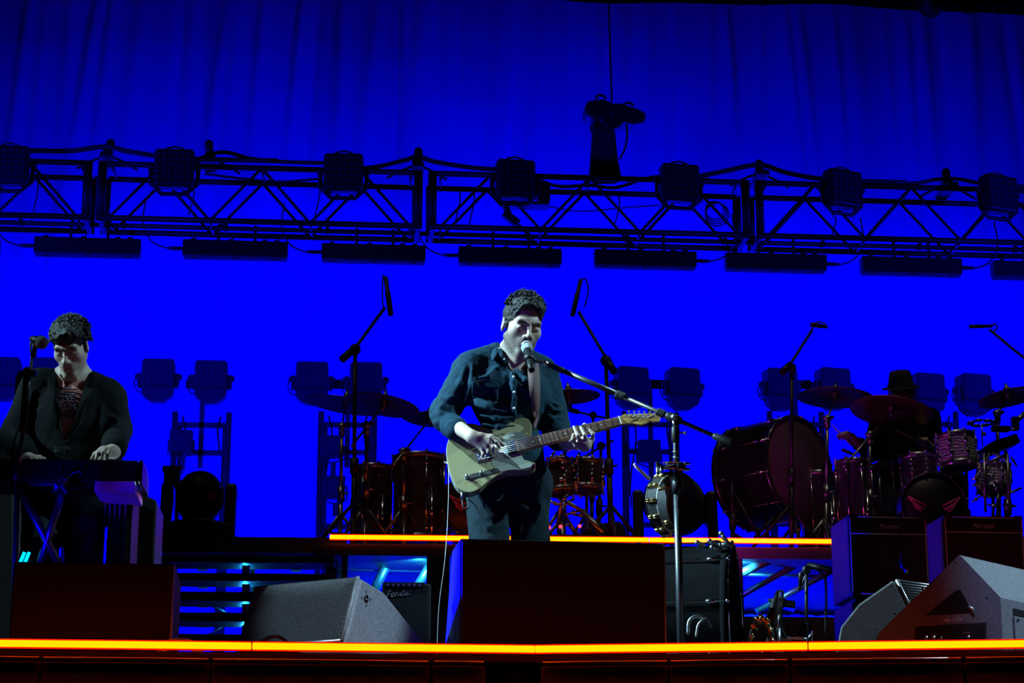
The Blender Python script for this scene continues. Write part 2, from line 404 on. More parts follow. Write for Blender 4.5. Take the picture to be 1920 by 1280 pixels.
# ---------------------------------------------------------------- flying truss
TA, TBt = P(-420, 289, 20.0), None
zt = P(0, 301, 20.0).z; zb = P(0, 402.5, 20.0).z
q0, q1 = PZ(0, 301, zt), PZ(1920, 357.5, zt)
td = (q1 - q0); td.z = 0; td.normalize(); tn = Vector((-td.y, td.x, 0)); TO = Vector((q0.x, q0.y, 0)); DT = .46
def tp(s, dn, z): return TO + td * s + tn * dn + V(0, 0, z)
def ts(px, z=zb, dn=0.):
    lo, hi = -8., 16.
    for _ in range(50):
        m = (lo + hi) / 2
        if proj(tp(m, dn, z))[0] < px: lo = m
        else: hi = m
    return lo
tr = T('lighting_truss', 'long black box truss flown across the stage in front of the blue curtain', 'truss', tp(ts(960), DT / 2, zb))
j0, j1, j2 = ts(174), ts(797), ts(1413)
LS = (j2 - j0) / 2
secs = [(j0 - LS, j0), (j0, j1), (j1, j2), (j2, j2 + LS)]
rc = .029
for a, b in secs:
    for dn in (0, DT):
        for z in (zt, zb): MB().cyl(tp(a + .03, dn, z), tp(b - .03, dn, z), rc).build('chord', 'truss_metal', tr)
        n = 6; st = (b - a - .3) / n
        for k in range(n):
            s0, s1 = a + .15 + k * st, a + .15 + (k + 1) * st
            z0, z1 = (zb, zt) if k % 2 == 0 else (zt, zb)
            MB().cyl(tp(s0, dn, z0), tp(s1, dn, z1), .0155, seg=8).build('brace', 'truss_metal', tr)
    for z in (zt, zb):
        for k in range(0, 7, 2 if z == zb else 3):
            s0 = a + .15 + k * (b - a - .3) / 6
            MB().cyl(tp(s0, 0, z), tp(s0 + .02, DT, z), .0135, seg=8).build('cross_tube', 'bare_metal' if k in (2, 4) else 'truss_metal', tr)
    for s in (a + .07, b - .07):
        for dn in (0, DT): MB().cyl(tp(s, dn, zb), tp(s, dn, zt), .043).build('end_post', 'truss_metal', tr)
        for z in (zt, zb): MB().cyl(tp(s, 0, z), tp(s, DT, z), .026).build('cross_tube', 'bare_metal', tr)
        MB().box(tp(s, DT / 2, zb + .0), (.05, DT, .06), (td, tn, V(0, 0, 1))).build('end_plate', 'truss_metal', tr)
# pipe hung under the truss for the light bars
zp = zb
mb = MB(); mb.cyl(tp(-2, .24, zp), tp(11.5, .24, zp), .024); mb.build('lower_pipe', 'truss_metal', tr)
mb = MB()
for k in range(14): mb.box(tp(-1.8 + k, .24, zp + .0), (.035, .07, .07), (td, tn, V(0, 0, 1)))
o = mb.build('pipe_clamp', 'truss_metal', tr); o['kind'] = 'stuff'

# cables running along the truss
def tcab(label, pts, r=.014):
    th = tag(MB().tube(curve3([tp(ts(px, zt), dn, P(px, py, 20.3).z) for px, py, dn in pts], 6), r, 8).build('truss_cable', 'cable_black'), label, 'cable', 'cables dressed along the truss')
ti = lambda px: 301 + px * .0294
tcab('thick cable run swelling up to the rigging hook left of the first truss joint', [(-60, 300, 0), (60, 300, .02), (130, 298, .05), (195, 290, .05), (240, 300, .03), (320, 312, .02), (400, 316, 0), (520, 318, 0)], .026)
tcab('cable run looping up behind the second square light and down to the truss', [(330, 322, .2), (380, 298, .2), (420, 296, .1), (470, 311, .05), (540, 320, 0), (640, 322, 0)], .020)
tcab('cable run swelling up to the rigging hook at the middle truss joint', [(640, 328, .05), (700, 326, .05), (760, 312, .05), (785, 305, .05), (815, 316, .03), (900, 330, .0), (1000, 333, 0)], .024)
tcab('cable run under the tapered chain bag along the truss top', [(1000, 332, .2), (1050, 350, .2), (1110, 348, .2), (1160, 352, .2), (1230, 338, .1), (1330, 342, .05)], .018)
tcab('cable run climbing to the rigging hook at the right truss joint', [(1300, 342, .05), (1360, 330, .05), (1405, 320, .05), (1435, 318, .05), (1480, 334, .03), (1560, 348, 0), (1700, 352, 0)], .026)
tcab('cable run along the far right of the truss top', [(1640, 352, .05), (1720, 350, .05), (1760, 343, .05), (1800, 342, .05), (1850, 352, .03), (1960, 360, 0)], .020)
tcab('thin cable sagging between the second and third square lights', [(380, 318, .4), (450, 326, .4), (520, 332, .4), (600, 326, .4)], .012)
tcab('thin cable sagging below the top chord right of the chain bag', [(1010, 370, .4), (1090, 385, .4), (1180, 378, .4), (1260, 372, .4)], .006)
for i, (px, py) in enumerate(((1350, 388),)):
    c = tp(ts(px, zt - .2), .3, P(px, py, 20.3).z); mb = MB()
    for k in range(4): mb.torus(c + V(.01 * k, .01 * k, -.012 * k), tn + V(.1 * k, 0, .05 * k), .095 + .008 * k, .006, 24, 6)
    tag(mb.build('cable_coil', 'cable_black'), 'loose coil of cable hanging inside the truss right of centre', 'cable')
for px, y0, y1, lab in ((60, 330, 420, 'thin cable dropping from the leftmost square light through the truss'), (356, 350, 405, 'thin cable dropping below the second square light'), (594, 345, 410, 'thin cable dropping beside the third square light'), (860, 350, 420, 'thin cable dropping left of the fourth square light'), (887, 352, 420, 'second thin cable dropping left of the fourth square light'), (1162, 360, 420, 'thin cable dropping below the tapered chain bag'), (1571, 398, 440, 'thin cable dropping below the sixth square light')):
    s = ts(px, zt - .2); z0, z1 = P(px, y0, 20.3).z, P(px, y1, 20.3).z
    tag(MB().tube(curve3([tp(s, .25, z0), tp(s + .03, .22, (z0 * .7 + z1 * .3)), tp(s - .02, .25, z1)], 5), .007, 6).build('truss_cable', 'cable_black'), lab, 'cable', 'cables dropping through the truss')

# rigging hooks standing on the truss
def hook(px, ytop, ybot, lean, lab):
    s = ts(px, zt); zt_, zb_ = P(px, ytop, 20.3).z, P(px, ybot, 20.3).z; b = tp(s, .23, zb_)
    th = T('rigging_hook', lab, 'rigging hook', b, 'rigging hooks on the truss')
    h = zt_ - zb_
    MB().box(b + V(0, 0, -.02), (.12, .46, .05), (td, tn, V(0, 0, 1))).build('base_plate', 'black_metal', th, bevel=.01)
    MB().box(b + V(0, 0, h * .2), (.10, .14, h * .45), (td, tn, V(0, 0, 1))).build('block', 'black_metal', th, bevel=.015)
    MB().tube([b + V(0, 0, h * .3), b + td * lean * .6 + V(0, 0, h * .6), b + td * lean + V(0, 0, h * .88), b + td * lean + V(0, 0, h)], [.035, .042, .045, .025], 10).build('shackle', 'black_metal', th)
    mb = MB()
    for k in (-1, 1): mb.tube(curve3([b + V(0, 0, h * .2), b + td * (.12 * k) + V(0, 0, .0), b + td * (.3 * k) + V(0, 0, -.1)], 4), .012, 6)
    mb.build('sling', 'cable_black', th)
hook(197, 265, 303, .02, 'black rigging hook standing at the first truss joint from the left')
hook(391, 266, 308, -.02, 'black rigging hook right of the second square light')
hook(784, 278, 318, .01, 'black rigging hook at the middle truss joint')
hook(1433, 298, 330, .0, 'black rigging hook at the joint right of the fifth square light')
hook(1788, 312, 350, .0, 'black rigging hook with a looped cable left of the last square light')

# square multi-lens lights
def square_light(name, label, loc, rot, group, w=.385, m='black_metal', mode='front', handle=True):
    th = T(name, label, 'stage light', loc, group, rot)
    mb = MB(); mb.box((0, 0, 0), (w, .17, w)); mb.build('housing', m, th, bevel=.035, local=True, seg=3)
    mb = MB()
    for i in range(6):
        for j in range(6):
            mb.lathe([(.022, 0), (.018, -.006), (0, -.008)], (-.14 * w / .36 + i * .056 * w / .36, -.086, -.14 * w / .36 + j * .056 * w / .36), (0, 1, 0), 8)
    o = mb.build('lens_array', 'grille_black' if m == 'black_metal' else m, th, local=True); o['kind'] = 'stuff'
    mb = MB()
    for k in range(5): mb.box((-.12 + .06 * k, .10, 0), (.014, .05, w * .75))
    o = mb.build('cooling_fins', m, th, local=True, bevel=.003); o['kind'] = 'stuff'
    if handle:
        mb = MB(); mb.tube([(-.105, 0, w / 2 - .01), (-.075, 0, w / 2 + .028), (0, 0, w / 2 + .045), (.075, 0, w / 2 + .028), (.105, 0, w / 2 - .01)], .010, 8); mb.build('handle', m, th, local=True)
    mb = MB(); mb.tube([(-w / 2 - .035, .02, .03), (-w / 2 - .035, .02, -w * .36), (-w * .3, .02, -w / 2 - .05), (w * .3, .02, -w / 2 - .05), (w / 2 + .035, .02, -w * .36), (w / 2 + .035, .02, .03)], .017, 8, flat=1.3); mb.build('yoke', m, th, local=True)
    for s in (-1, 1):
        mb = MB(); mb.lathe([(0, .035), (.028, .033), (.034, .0), (.028, -.03)], (s * (w / 2 + .035), .02, .03), (s, 0, 0), 12); mb.build('pivot_knob', m, th, local=True)
    return th
sq = [(17, 312, 0, 'leftmost square light on the truss, cut by the picture edge'), (327, 318, 0, 'second square light from the left on the truss'), (644, 326, -.05, 'third square light on the truss, above the gap between two bars'),
      (966, 337, .12, 'fourth square light on the truss, with a small tray below it'), (1274, 345, .15, 'fifth square light on the truss, right of the chain bag'), (1580, 356, .35, 'sixth square light on the truss, turned to show its side'), (1872, 366, .35, 'last square light at the right end of the truss')]
first = None
for px, py, rot, lab in sq:
    p = P(px, py, 19.78 + (ts(px) * td.y))
    if first is None: first = square_light('square_light', lab, p, rot, 'square lights on the truss'); sqf = first
    else: dup(sqf, p, rot, lab)
p = P(985, 385, 20.1)
tray = T('mounting_tray', 'small dark tray and bracket hanging under the fourth square light', 'bracket', p)
mb = MB(); mb.box(p, (.46, .2, .03), (td, tn, V(0, 0, 1))).box(p + td * .18 + V(0, 0, .12), (.12, .2, .2), (td, tn, V(0, 0, 1))); mb.build('tray', 'black_metal', tray, bevel=.006)
q = P(958, 410, 20.1); mb = MB(); mb.cyl(p + td * -.2, q, .03).box(q, (.18, .1, .07), (V(.8, 0, -.6), V(0, 1, 0), V(.6, 0, .8))); mb.build('arm', 'black_metal', tray, bevel=.006)

# light bars hung below the truss
bars = [(-203, 2, 441), (62, 268, 445), (339, 544, 450), (598, 803, 457), (854, 1058, 463), (1109, 1310, 468), (1355, 1553, 474), (1612, 1804, 481), (1856, 2050, 489)]
names = ['light bar cut off at the left picture edge', 'first full light bar below the left of the truss', 'second full light bar below the truss, left of centre', 'third light bar below the truss, above the left boom microphone', 'fourth light bar below the truss, left of the dark haired singer', 'light bar below the truss, right of the singer', 'light bar below the truss, above the big bass drum', 'last complete light bar below the right of the truss', 'light bar cut off at the right picture edge']
barW = 1.03; lb0 = None
for (x0, x1, ytop), lab in zip(bars, names):
    s = ts((x0 + x1) / 2, zp - .22, .24); c = tp(s, .24, P((x0 + x1) / 2, ytop + 18, 20.24 + s * td.y).z)
    ang = math.atan2(td.y, td.x)
    if lb0 is None:
        th = T('light_bar', lab.replace('’', "'"), 'light bar', c, 'light bars under the truss', ang); lb0 = th
        MB().box((0, 0, .0), (barW, .14, .155)).build('housing', 'truss_metal', th, bevel=.008, local=True)
        MB().box((0, 0, -.087), (barW - .02, .11, .02)).build('lens_strip', 'dark_fixture', th, bevel=.004, local=True)
        for k in (-.17, .19):
            MB().box((k, 0, .155), (.028, .03, .20)).build('hanger', 'truss_metal', th, local=True, bevel=.003)
        for k in (-.42, -.05, .28, .40):
            MB().box((k, 0, .09), (.035, .05, .03)).box((k + .025, .0, .098), (.012, .03, .04)).build('latch', 'truss_metal', th, local=True)
        for k in (-.4, 0, .4): MB().box((k, -.02, -.1), (.05, .03, .012)).build('foot', 'truss_metal', th, local=True)
    else: dup(lb0, c, ang, lab.replace('’', "'"))
    right = x0 > 1000; e = c + td * ((barW / 2) * (1 if right else -1)); sg = 1 if right else -1
    if -50 < x0 < 1800:
        mb = MB(); mb.tube(curve3([e + V(0, 0, -.01), e + td * (.12 * sg) + V(0, 0, -.01), e + td * (.3 * sg) + V(0, 0, .06), e + td * (.4 * sg) + V(0, 0, .24), e + td * (.38 * sg) + V(0, 0, .5)], 6), .008, 6); mb.cyl(e, e + td * (.14 * sg), .018, seg=8)
        tag(mb.build('bar_cable', 'cable_black'), 'power cable of the ' + lab.replace('’', "'"), 'cable', 'power cables of the light bars')

# chain hoist with bag
c = P(1155, 207, 20.1); u = mpp(20.5)
ch = T('chain_hoist', 'black electric chain hoist with a tapered chain bag hanging above the truss', 'hoist', c)
w = lambda px, py, d=0.: P(px, py, 20.1 + d)
MB().prism([w(1097, 196), w(1104, 188), w(1130, 184), w(1150, 190), w(1152, 216), w(1130, 219), w(1100, 216)], (0, .3, 0)).build('motor_housing', 'black_metal', ch, bevel=.03)
MB().prism([w(1146, 192), w(1165, 192), w(1195, 202), w(1212, 210), w(1211, 228), w(1190, 231), w(1160, 224), w(1146, 220)], (0, .32, 0)).build('gearbox', 'black_metal', ch, bevel=.03)
for a, b, t_ in (((1117, 187), (1136, 186), 178), ((1170, 196), (1188, 199), 192)):
    MB().tube(curve3([w(*a, .12), w(a[0] + 3, t_ + 2, .12), w((a[0] + b[0]) / 2, t_, .12), w(b[0] - 3, t_ + 3, .12), w(*b, .12)], 4), .013, 8).build('handle', 'black_metal', ch)
MB().prism([w(1128, 218), w(1172, 226), w(1158, 240), w(1140, 240)], (0, .2, 0)).build('chain_guide', 'black_metal', ch, bevel=.01)
prof = [(1106, 1166, 236), (1106, 1158, 245), (1110, 1154, 252), (1108, 1156, 275), (1106, 1160, 305), (1104, 1166, 335), (1106, 1164, 338)]
rings = []
mb = MB(); vv = []; ff = []
for x0, x1, y in prof:
    a, b = w(x0, y, .2), w(x1, y, .2); cc = (a + b) / 2; R = (b - a).length / 2
    vv += [cc + V(math.cos(2 * PI * k / 16) * R, math.sin(2 * PI * k / 16) * R * .7, (.006 * math.sin(k * 2.1) if y < 340 else 0)) for k in range(16)]
for i in range(len(prof) - 1):
    for k in range(16): l = (k + 1) % 16; ff.append((i * 16 + k, (i + 1) * 16 + k, (i + 1) * 16 + l, i * 16 + l))
ff.append([6 * 16 + k for k in range(16)])
mb.add(vv, ff, True).build('chain_bag', 'felt_hat', ch)
for a, b in (((1113, 240), (1120, 225)), ((1150, 240), (1146, 224))): MB().tube([w(*a, .1), w(*b, .1)], .012, 6).build('bag_strap', 'black_metal', ch)
MB().tube(curve3([w(1172, 222, .1), w(1176, 250, .1), w(1172, 278, .1), w(1162, 298, .1)], 6), .012, 6).build('power_cable', 'cable_black', ch)
mb = MB(); top = w(1140, -30, .15); bot = w(1147, 190, .15); n = 70
for i in range(n):
    p = lerp(bot, top, i / n); q = lerp(bot, top, (i + 1.25) / n)
    mb.tube([p, q], .011, 5)
o = mb.build('lift_chain', 'black_metal', ch); o['kind'] = 'stuff'

# ---------------------------------------------------------------- light towers behind the drums
YT = 22.0
tower_x = [(45, (-2, 82), 668), (350, (296, 395), 672), (637, (583, 682), 678), (1232, (1183, 1279), 688), (1518, (1463, 1562), 690), (1783, (1738, 1826), 698)]
where = ['at the far left behind the keyboard player', 'behind the small moving head on the stair platform', 'behind the left pair of cymbals', 'right of the singer, behind the guitar head', 'behind the big upright bass drum', 'behind the drummer']
def tower(px, lab):
    c = PX(px, YT, 0); z0 = 0
    zt2 = P(px, 772, YT).z
    th = T('light_tower', 'grey ladder-frame light tower ' + lab, 'light tower', c, 'light towers')
    lo = lambda x, y, z: V(x, y, z)
    for s in (-1, 1):
        MB().cyl((s * .28, 0, 0), (s * .28, 0, zt2), .033).build('leg', 'dark_fixture', th, local=True)
        MB().cyl((s * .20, .12, 0), (s * .235, .12, zt2 - .1), .024).build('rear_leg', 'dark_fixture', th, local=True)
    for z in (zt2 - .14, zt2 - .70 * .62, zt2 - 1.22, zt2 - 2.0):
        MB().box((0, 0, z), (.56, .055, .055)).build('crossbar', 'dark_fixture', th, local=True, bevel=.004)
    MB().box((.0, 0, zt2 - .12), (.055, .055, .95)).build('mast', 'dark_fixture', th, local=True, bevel=.004)
    MB().box((0, 0, zt2 + .02 + .28), (.36, .05, .10)).build('head_bracket', 'dark_fixture', th, local=True, bevel=.01)
    for s in (-1, 1): MB().box((s * .3, 0, .02), (.12, .5, .04)).build('foot', 'dark_fixture', th, local=True, bevel=.005)
    mb = MB(); mb.tube(curve3([(-.2, -.03, zt2 - .05), (-.16, -.05, zt2 - .3), (-.22, -.04, zt2 - .7), (-.25, -.03, zt2 - 1.3)], 5), .012, 6).tube(curve3([(.2, -.03, zt2 - .05), (.17, -.05, zt2 - .2), (.2, -.04, zt2 - .42)], 5), .012, 6)
    mb.build('cable', 'cable_black', th, local=True)
    return th, c, zt2
sl0 = None
def tower_light(lab, loc, rot):
    th = T('tower_light', lab, 'stage light', loc, 'square lights on the towers', rot); w = .345
    mb = MB(); mb.prism([(-w * .46, -.1, .20), (w * .46, -.1, .20), (w * .5, -.1, .16), (w * .5, -.1, -.10), (-w * .5, -.1, -.10), (-w * .5, -.1, .16)], (0, .22, 0)); mb.build('housing', 'dark_fixture', th, bevel=.02, local=True)
    mb = MB()
    for i in range(6):
        for j in range(5): mb.lathe([(.022, 0), (.018, -.006), (0, -.008)], (-.135 + i * .054, -.101, -.07 + j * .054), (0, 1, 0), 8)
    o = mb.build('lens_array', 'dark_fixture', th, local=True); o['kind'] = 'stuff'
    mb = MB(); mb.prism([(-w * .52, -.08, -.10), (w * .52, -.08, -.10), (w * .46, -.08, -.19), (w * .2, -.08, -.25), (-w * .2, -.08, -.25), (-w * .46, -.08, -.19)], (0, .16, 0)); mb.build('base', 'dark_fixture', th, bevel=.012, local=True)
    for s in (-1, 1):
        MB().box((s * (w / 2 + .025), 0, -.02), (.045, .1, .15)).build('yoke_arm', 'dark_fixture', th, bevel=.01, local=True)
        MB().lathe([(0, .03), (.03, .028), (.034, 0), (0, -.01)], (s * (w / 2 + .045), 0, .02), (s, 0, 0), 10).build('pivot_knob', 'dark_fixture', th, local=True)
    MB().tube(curve3([(-w / 2 - .04, .02, .03), (-w / 2 - .08, .02, -.03), (-w / 2 - .05, .02, -.12), (-w * .4, .02, -.16)], 4), .009, 6).build('cable', 'cable_black', th, local=True)
    return th
pair = {0: ((7, 707), (88, 708)), 1: ((297, 710), (396, 713)), 2: ((585, 715), (686, 716)), 3: ((1184, 724), (1280, 726)), 4: ((1463, 727), (1562, 726)), 5: ((1739, 736), (1826, 737))}
for i, (px, legs, yt) in enumerate(tower_x):
    th, c, z = tower(px, where[i])
    for s, (qx, qy) in zip(('left', 'right'), pair[i]):
        lab = '%s light of the pair %s' % (s, where[i]); r = 0 if px < 900 else .22
        p = P(qx, qy, YT - .05)
        if sl0 is None: sl0 = tower_light(lab, p, r)
        else: dup(sl0, p, r, lab)
# small par lights inside the towers
pl0 = None
for px, py, lab in ((340, 828, 'small square light inside the tower behind the stair platform'), (622, 838, 'upper small square light inside the tower behind the left cymbals'), (626, 914, 'lower small square light inside the tower behind the left cymbals'), (1217, 846, 'small square light inside the tower behind the guitar head'), (1480, 812, 'small square light inside the tower behind the big bass drum')):
    p = P(px, py, YT - .1)
    if pl0 is None:
        pl0 = T('par_light', lab, 'stage light', p, 'small lights inside the towers')
        MB().box((0, 0, 0), (.24, .14, .235)).build('housing', 'dark_fixture', pl0, bevel=.012, local=True)
        MB().torus((0, -.07, 0), (0, 1, 0), .09, .012, 20, 6).lathe([(.09, 0), (0, -.01)], (0, -.068, 0), (0, 1, 0), 16).build('lens', 'dark_fixture', pl0, local=True)
        MB().tube([(-.13, 0, .02), (-.135, 0, -.13), (0, 0, -.17), (.135, 0, -.13), (.13, 0, .02)], .012, 6).build('yoke', 'dark_fixture', pl0, local=True)
        MB().box((.02, 0, -.23), (.06, .06, .14)).build('clamp', 'dark_fixture', pl0, local=True, bevel=.008)
    else: dup(pl0, p, 0, lab)

# ---------------------------------------------------------------- drum riser
zr = P(1000, 1013, 12.2).z - .012
RA, RB = PZ(618, 1008.2, zr + .012), PZ(2000, 1020.5, zr + .012)
rt = (RB - RA).normalized(); rn = Vector((-rt.y, rt.x, 0)); UZ = V(0, 0, 1)
RAX = (rt, rn, UZ)
def rp(px, d, z):
    """point on the riser: pixel column px at the front line, d behind it, height z"""
    return lerp(RA, RB, frac(RA, RB, px)) * 1.0 + rn * d + V(0, 0, z - RA.z)
RL = (RB - RA).length
dr = T('drum_riser', 'raised black drum riser edged by an amber light strip behind the singer', 'riser', rp(1100, 2, 0))
zo0 = P(1000, 1140, 12.2).z; zo1 = P(1000, 1043, 12.2).z
MB().box(lerp(RA, RB, .5) + rn * 2.02 + V(0, 0, zr - .05 - RA.z), (RL + .1, 4, .07), RAX).build('deck', 'deck_black', dr)
MB().box(rp(1287, .05, (zo1 + zr - .02) / 2) + rt * 0, (RL, .04, zr - .02 - zo1), RAX).build('front_beam', 'truss_metal', dr, bevel=.004)
for px, w in ((647, .035), (822, .13), (1385, .05), (1585, .06)):
    MB().box(rp(px, .06, (zo1 + .0) / 2), (w, .06, zo1), RAX).build('post', 'black_metal', dr, bevel=.004)
for px in (647, 822, 1385, 1585): MB().box(rp(px, 3.9, zr / 2 - .05), (.06, .06, zr - .1), RAX).build('post', 'black_metal', dr, bevel=.004)
MB().box(lerp(RA, RB, .5) + rn * .02 + V(0, 0, zo0 / 2 - .02 - RA.z), (RL, .02, zo0 - .04), RAX).build('skirt_panel', 'skirt_black', dr)
def brace(a, da, b, db, r=.022):
    MB().cyl(P(*a, 12.2 + da), P(*b, 12.2 + db), r).build('brace', 'bare_metal', dr)
brace((733, 1042), .5, (700, 1110), .5, .028); brace((812, 1050), .35, (775, 1112), .4, .028)
brace((1450, 1046), .14, (1365, 1086), .14, .026); brace((1510, 1049), .30, (1345, 1142), .30, .018); brace((1592, 1052), .36, (1418, 1146), .36, .018)
brace((1400, 1105), 1.6, (1490, 1142), 1.6, .022)
MB().cyl(rp(1376, .55, zo1 - .01), rp(1590, .65, zo1 - .01), .012).build('brace', 'bare_metal', dr)
MB().cyl(rp(645, .55, zo1 + .0), rp(815, .6, zo1 + .0), .010).build('brace', 'bare_metal', dr)
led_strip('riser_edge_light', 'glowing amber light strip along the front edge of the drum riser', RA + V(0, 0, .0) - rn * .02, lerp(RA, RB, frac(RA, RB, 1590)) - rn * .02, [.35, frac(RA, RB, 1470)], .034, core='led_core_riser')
sk = T('under_stage_drape', 'pale drape behind the riser frame and stairs, glowing blue from lamps below', 'drape', (1, 14.4, 0))
for x0, x1 in ((270, 640), (640, 1000), (1000, 1360), (1360, 1720)):
    a, b = rp(x0, 2.2, .02), rp(x1, 2.2, .02); n = 40; vv = []; ff = []
    for i in range(n + 1):
        p = lerp(a, b, i / n) + rn * (.03 * math.sin(i * 1.7) + .02 * math.sin(i * .6)); vv += [p, p + V(0, 0, zr - .14)]
    ff = [(2 * i, 2 * i + 2, 2 * i + 3, 2 * i + 1) for i in range(n)]
    MB().add(vv, ff, True).build('drape_panel', 'scrim_blue', sk)
light('under_riser_left', 'AREA', rp(690, 1.0, .12), rp(690, 2.2, .55), BLUE, 130, 1.0, .2)
light('under_riser_right', 'AREA', rp(1500, 1.0, .12), rp(1500, 2.2, .75), BLUE, 300, 1.4, .2)
light('under_stairs', 'AREA', rp(470, 1.0, .08), rp(470, 2.2, .6), BLUE, 130, 1.3, .2)
CY = (0.02, 0.42, 1.0)
light('riser_lamp_left', 'SPOT', rp(790, .10, zo1 - .22 + .2), rp(770, .5, zo1 - .12), CY, 90, .02, cone=110)
light('riser_lamp_right', 'SPOT', rp(1388, .10, zo1 - .02), rp(1418, .6, zo1 - .08), CY, 90, .02, cone=110)

# ---------------------------------------------------------------- stairs left of the riser
st = T('stage_stairs', 'open dark stairs climbing beside the drum riser, lit blue from underneath', 'stairs', PX(460, 11.9, 0))
A_, B_ = PX(286, 12.42, 0), PX(642, 12.42, 0)
ys = [1048.5, 1082, 1118.5, 1157, 1199]; hs = [12, 13, 16, 15, 18]
ztop = P(460, 1006, 12.42).z; zbt = P(460, 1037, 12.42).z
MB().box((A_ + B_) / 2 + rn * .3 + V(0, 0, (ztop + zbt) / 2), ((B_ - A_).length, .62, ztop - zbt), RAX).build('landing', 'black_paint', st, bevel=.006)
MB().box((A_ + B_) / 2 - rn * .012 + V(0, 0, zbt + .004), ((B_ - A_).length, .02, .010), RAX).build('nosing', 'dull_chrome', st)
treadz = []
for i, (y, h) in enumerate(zip(ys, hs)):
    Y = 12.42 - .23 * (i + 1) + .1; z = P(460, y, Y).z; hh = h * mpp(Y) * 1.02
    a, b = PX(300, Y, z), PX(628, Y, z); treadz.append((Y, z, hh))
    MB().box((a + b) / 2 + rn * .13 + V(0, 0, 0), ((b - a).length, .26, hh), RAX).build('tread', 'black_paint', st, bevel=.004)
    for s in (1, -1): MB().box((a + b) / 2 - rn * .004 + V(0, 0, s * hh * .5), ((b - a).length, .012, .006), RAX).build('nosing', 'dull_chrome', st)
for px, d in ((300, .28), (462, .30), (634, .28)):
    mbs = MB(); pts = []
    a = PX(px, 11.30 + d, .02); b = PX(px, 12.6 + d, ztop - .05)
    mbs.prism([a, a + rn * .12, b + rn * .05, b - V(0, 0, .16), b - V(0, 0, .16) - rn * .06], rt * .05); mbs.build('stringer', 'bare_metal' if px == 462 else 'black_metal', st)
for Y, z, hh in treadz:
    p = PX(461, Y + .28, z + .07); MB().box(p + V(0, 0, -.01), (.045, .02, .10), RAX).build('bracket', 'bare_metal', st)
    for px in (380, 555):
        p = PX(px, Y + .5, z + .03); MB().box(p, (.06, .02, .05), RAX).build('bracket', 'bare_metal', st)
for px, w in ((290, .03), (618, .07)):
    p = PX(px, 12.5, zbt / 2); MB().box(p, (w, .05, zbt), RAX).build('post', 'black_metal', st)
mb = MB(); mb.cyl(P(390, 1190, 12.5), P(435, 1166, 12.5), .006).cyl(P(398, 1136, 12.6), P(432, 1152, 12.6), .008); mb.build('tie_rod', 'bare_metal', st)
for k in (0, 1, 2, 3):
    Y, z, hh = treadz[k]
    light('stair_lamp', 'POINT', PX(459, Y + .21, z - hh * .5 - .016), None, CY, 2.5, .010)

# ---------------------------------------------------------------- drums, cymbals and stands
def tripod(mb_name, m, parent, base, r=.30, h=.28, n=3, a0=.5, tr_=.012):
    for k in range(n):
        a = a0 + 2 * PI * k / n; f = base + V(r * math.cos(a), r * math.sin(a), .015)
        mb = MB(); mb.cyl(base + V(0, 0, h), f, tr_, seg=8).cyl(base + V(0, 0, .1), lerp(base + V(0, 0, h), f, .6), tr_ * .7, seg=6).sph(f, .02, 8, 6); mb.build(mb_name, m, parent)
def floor_stand(name, label, px, Y, ptop, zbase, m='black_metal', boom=None, group=None, r=.012, legs=True, clutch=.5, cat='microphone stand', rad=.3, a0=.5, bot=None):
    """upright pole from the floor to pixel ptop, optional boom through pixels (px,py,dY)"""
    top = P(*ptop, Y); base = PX(px, Y, zbase)
    th = T(name, label, cat, base, group)
    MB().cyl(base + V(0, 0, .02), lerp(base, top, clutch), r * 1.35, seg=10).build('lower_tube', m, th)
    MB().cyl(lerp(base, top, clutch), top, r, seg=10).build('upper_tube', m, th)
    c = lerp(base, top, clutch); ax = (top - base).normalized()
    mb = MB(); mb.cyl(c - ax * .05, c + ax * .045, r * 2.0, seg=12).cyl(c, c + V(.05, -.02, 0), r * .6, seg=6); mb.build('clutch', m, th)
    if legs: tripod('leg', m, th, base, rad, .3, 3, a0)
    if boom:
        pts = [P(x, y, Y + d) for x, y, d in boom]
        MB().tube(pts, r * .8, 8).build('boom', m, th)
        mb = MB(); mb.sph(top, r * 2.6, 10, 8).cyl(top - V(.0, .03, 0), top + V(0, .03, 0), r * 2); mb.build('boom_clamp', m, th)
        e = pts[0]; d = (pts[1] - pts[0]).normalized(); MB().cyl(e, e + d * .10, r * 1.7, seg=10).build('counterweight', m, th)
    return th
def cymbal(label, cx, cy_, a, b, roll, Y, group, m='cymbal_bronze'):
    c = P(cx, cy_, Y); R = a * mpp(Y, cy_); s = b / a; ro = math.radians(-roll)
    m_ = CU * math.cos(ro) - CR * math.sin(ro); n = (m_ * math.sqrt(1 - s * s) + CF * s).normalized()
    th = T('cymbal', label, 'cymbal', c, group)
    MB().lathe([(0, .034), (.03, .032), (.055, .02), (.07, .012), (R * .6, .002), (R, -.022), (R, -.024), (R * .6, -.001), (.07, .009), (.05, .017), (0, .03)], c, n, 40).build('plate', m, th)
    mb = MB(); mb.lathe([(.02, .028), (.024, .04), (.012, .055), (.008, .075), (0, .076)], c, n, 12).lathe([(.0, -.06), (.012, -.055), (.022, -.01), (.02, .01)], c, n, 10); mb.build('wing_nut_felt', 'dull_chrome', th)
    return th, c, n
def cyl_points(c, n, R): return frame(n)
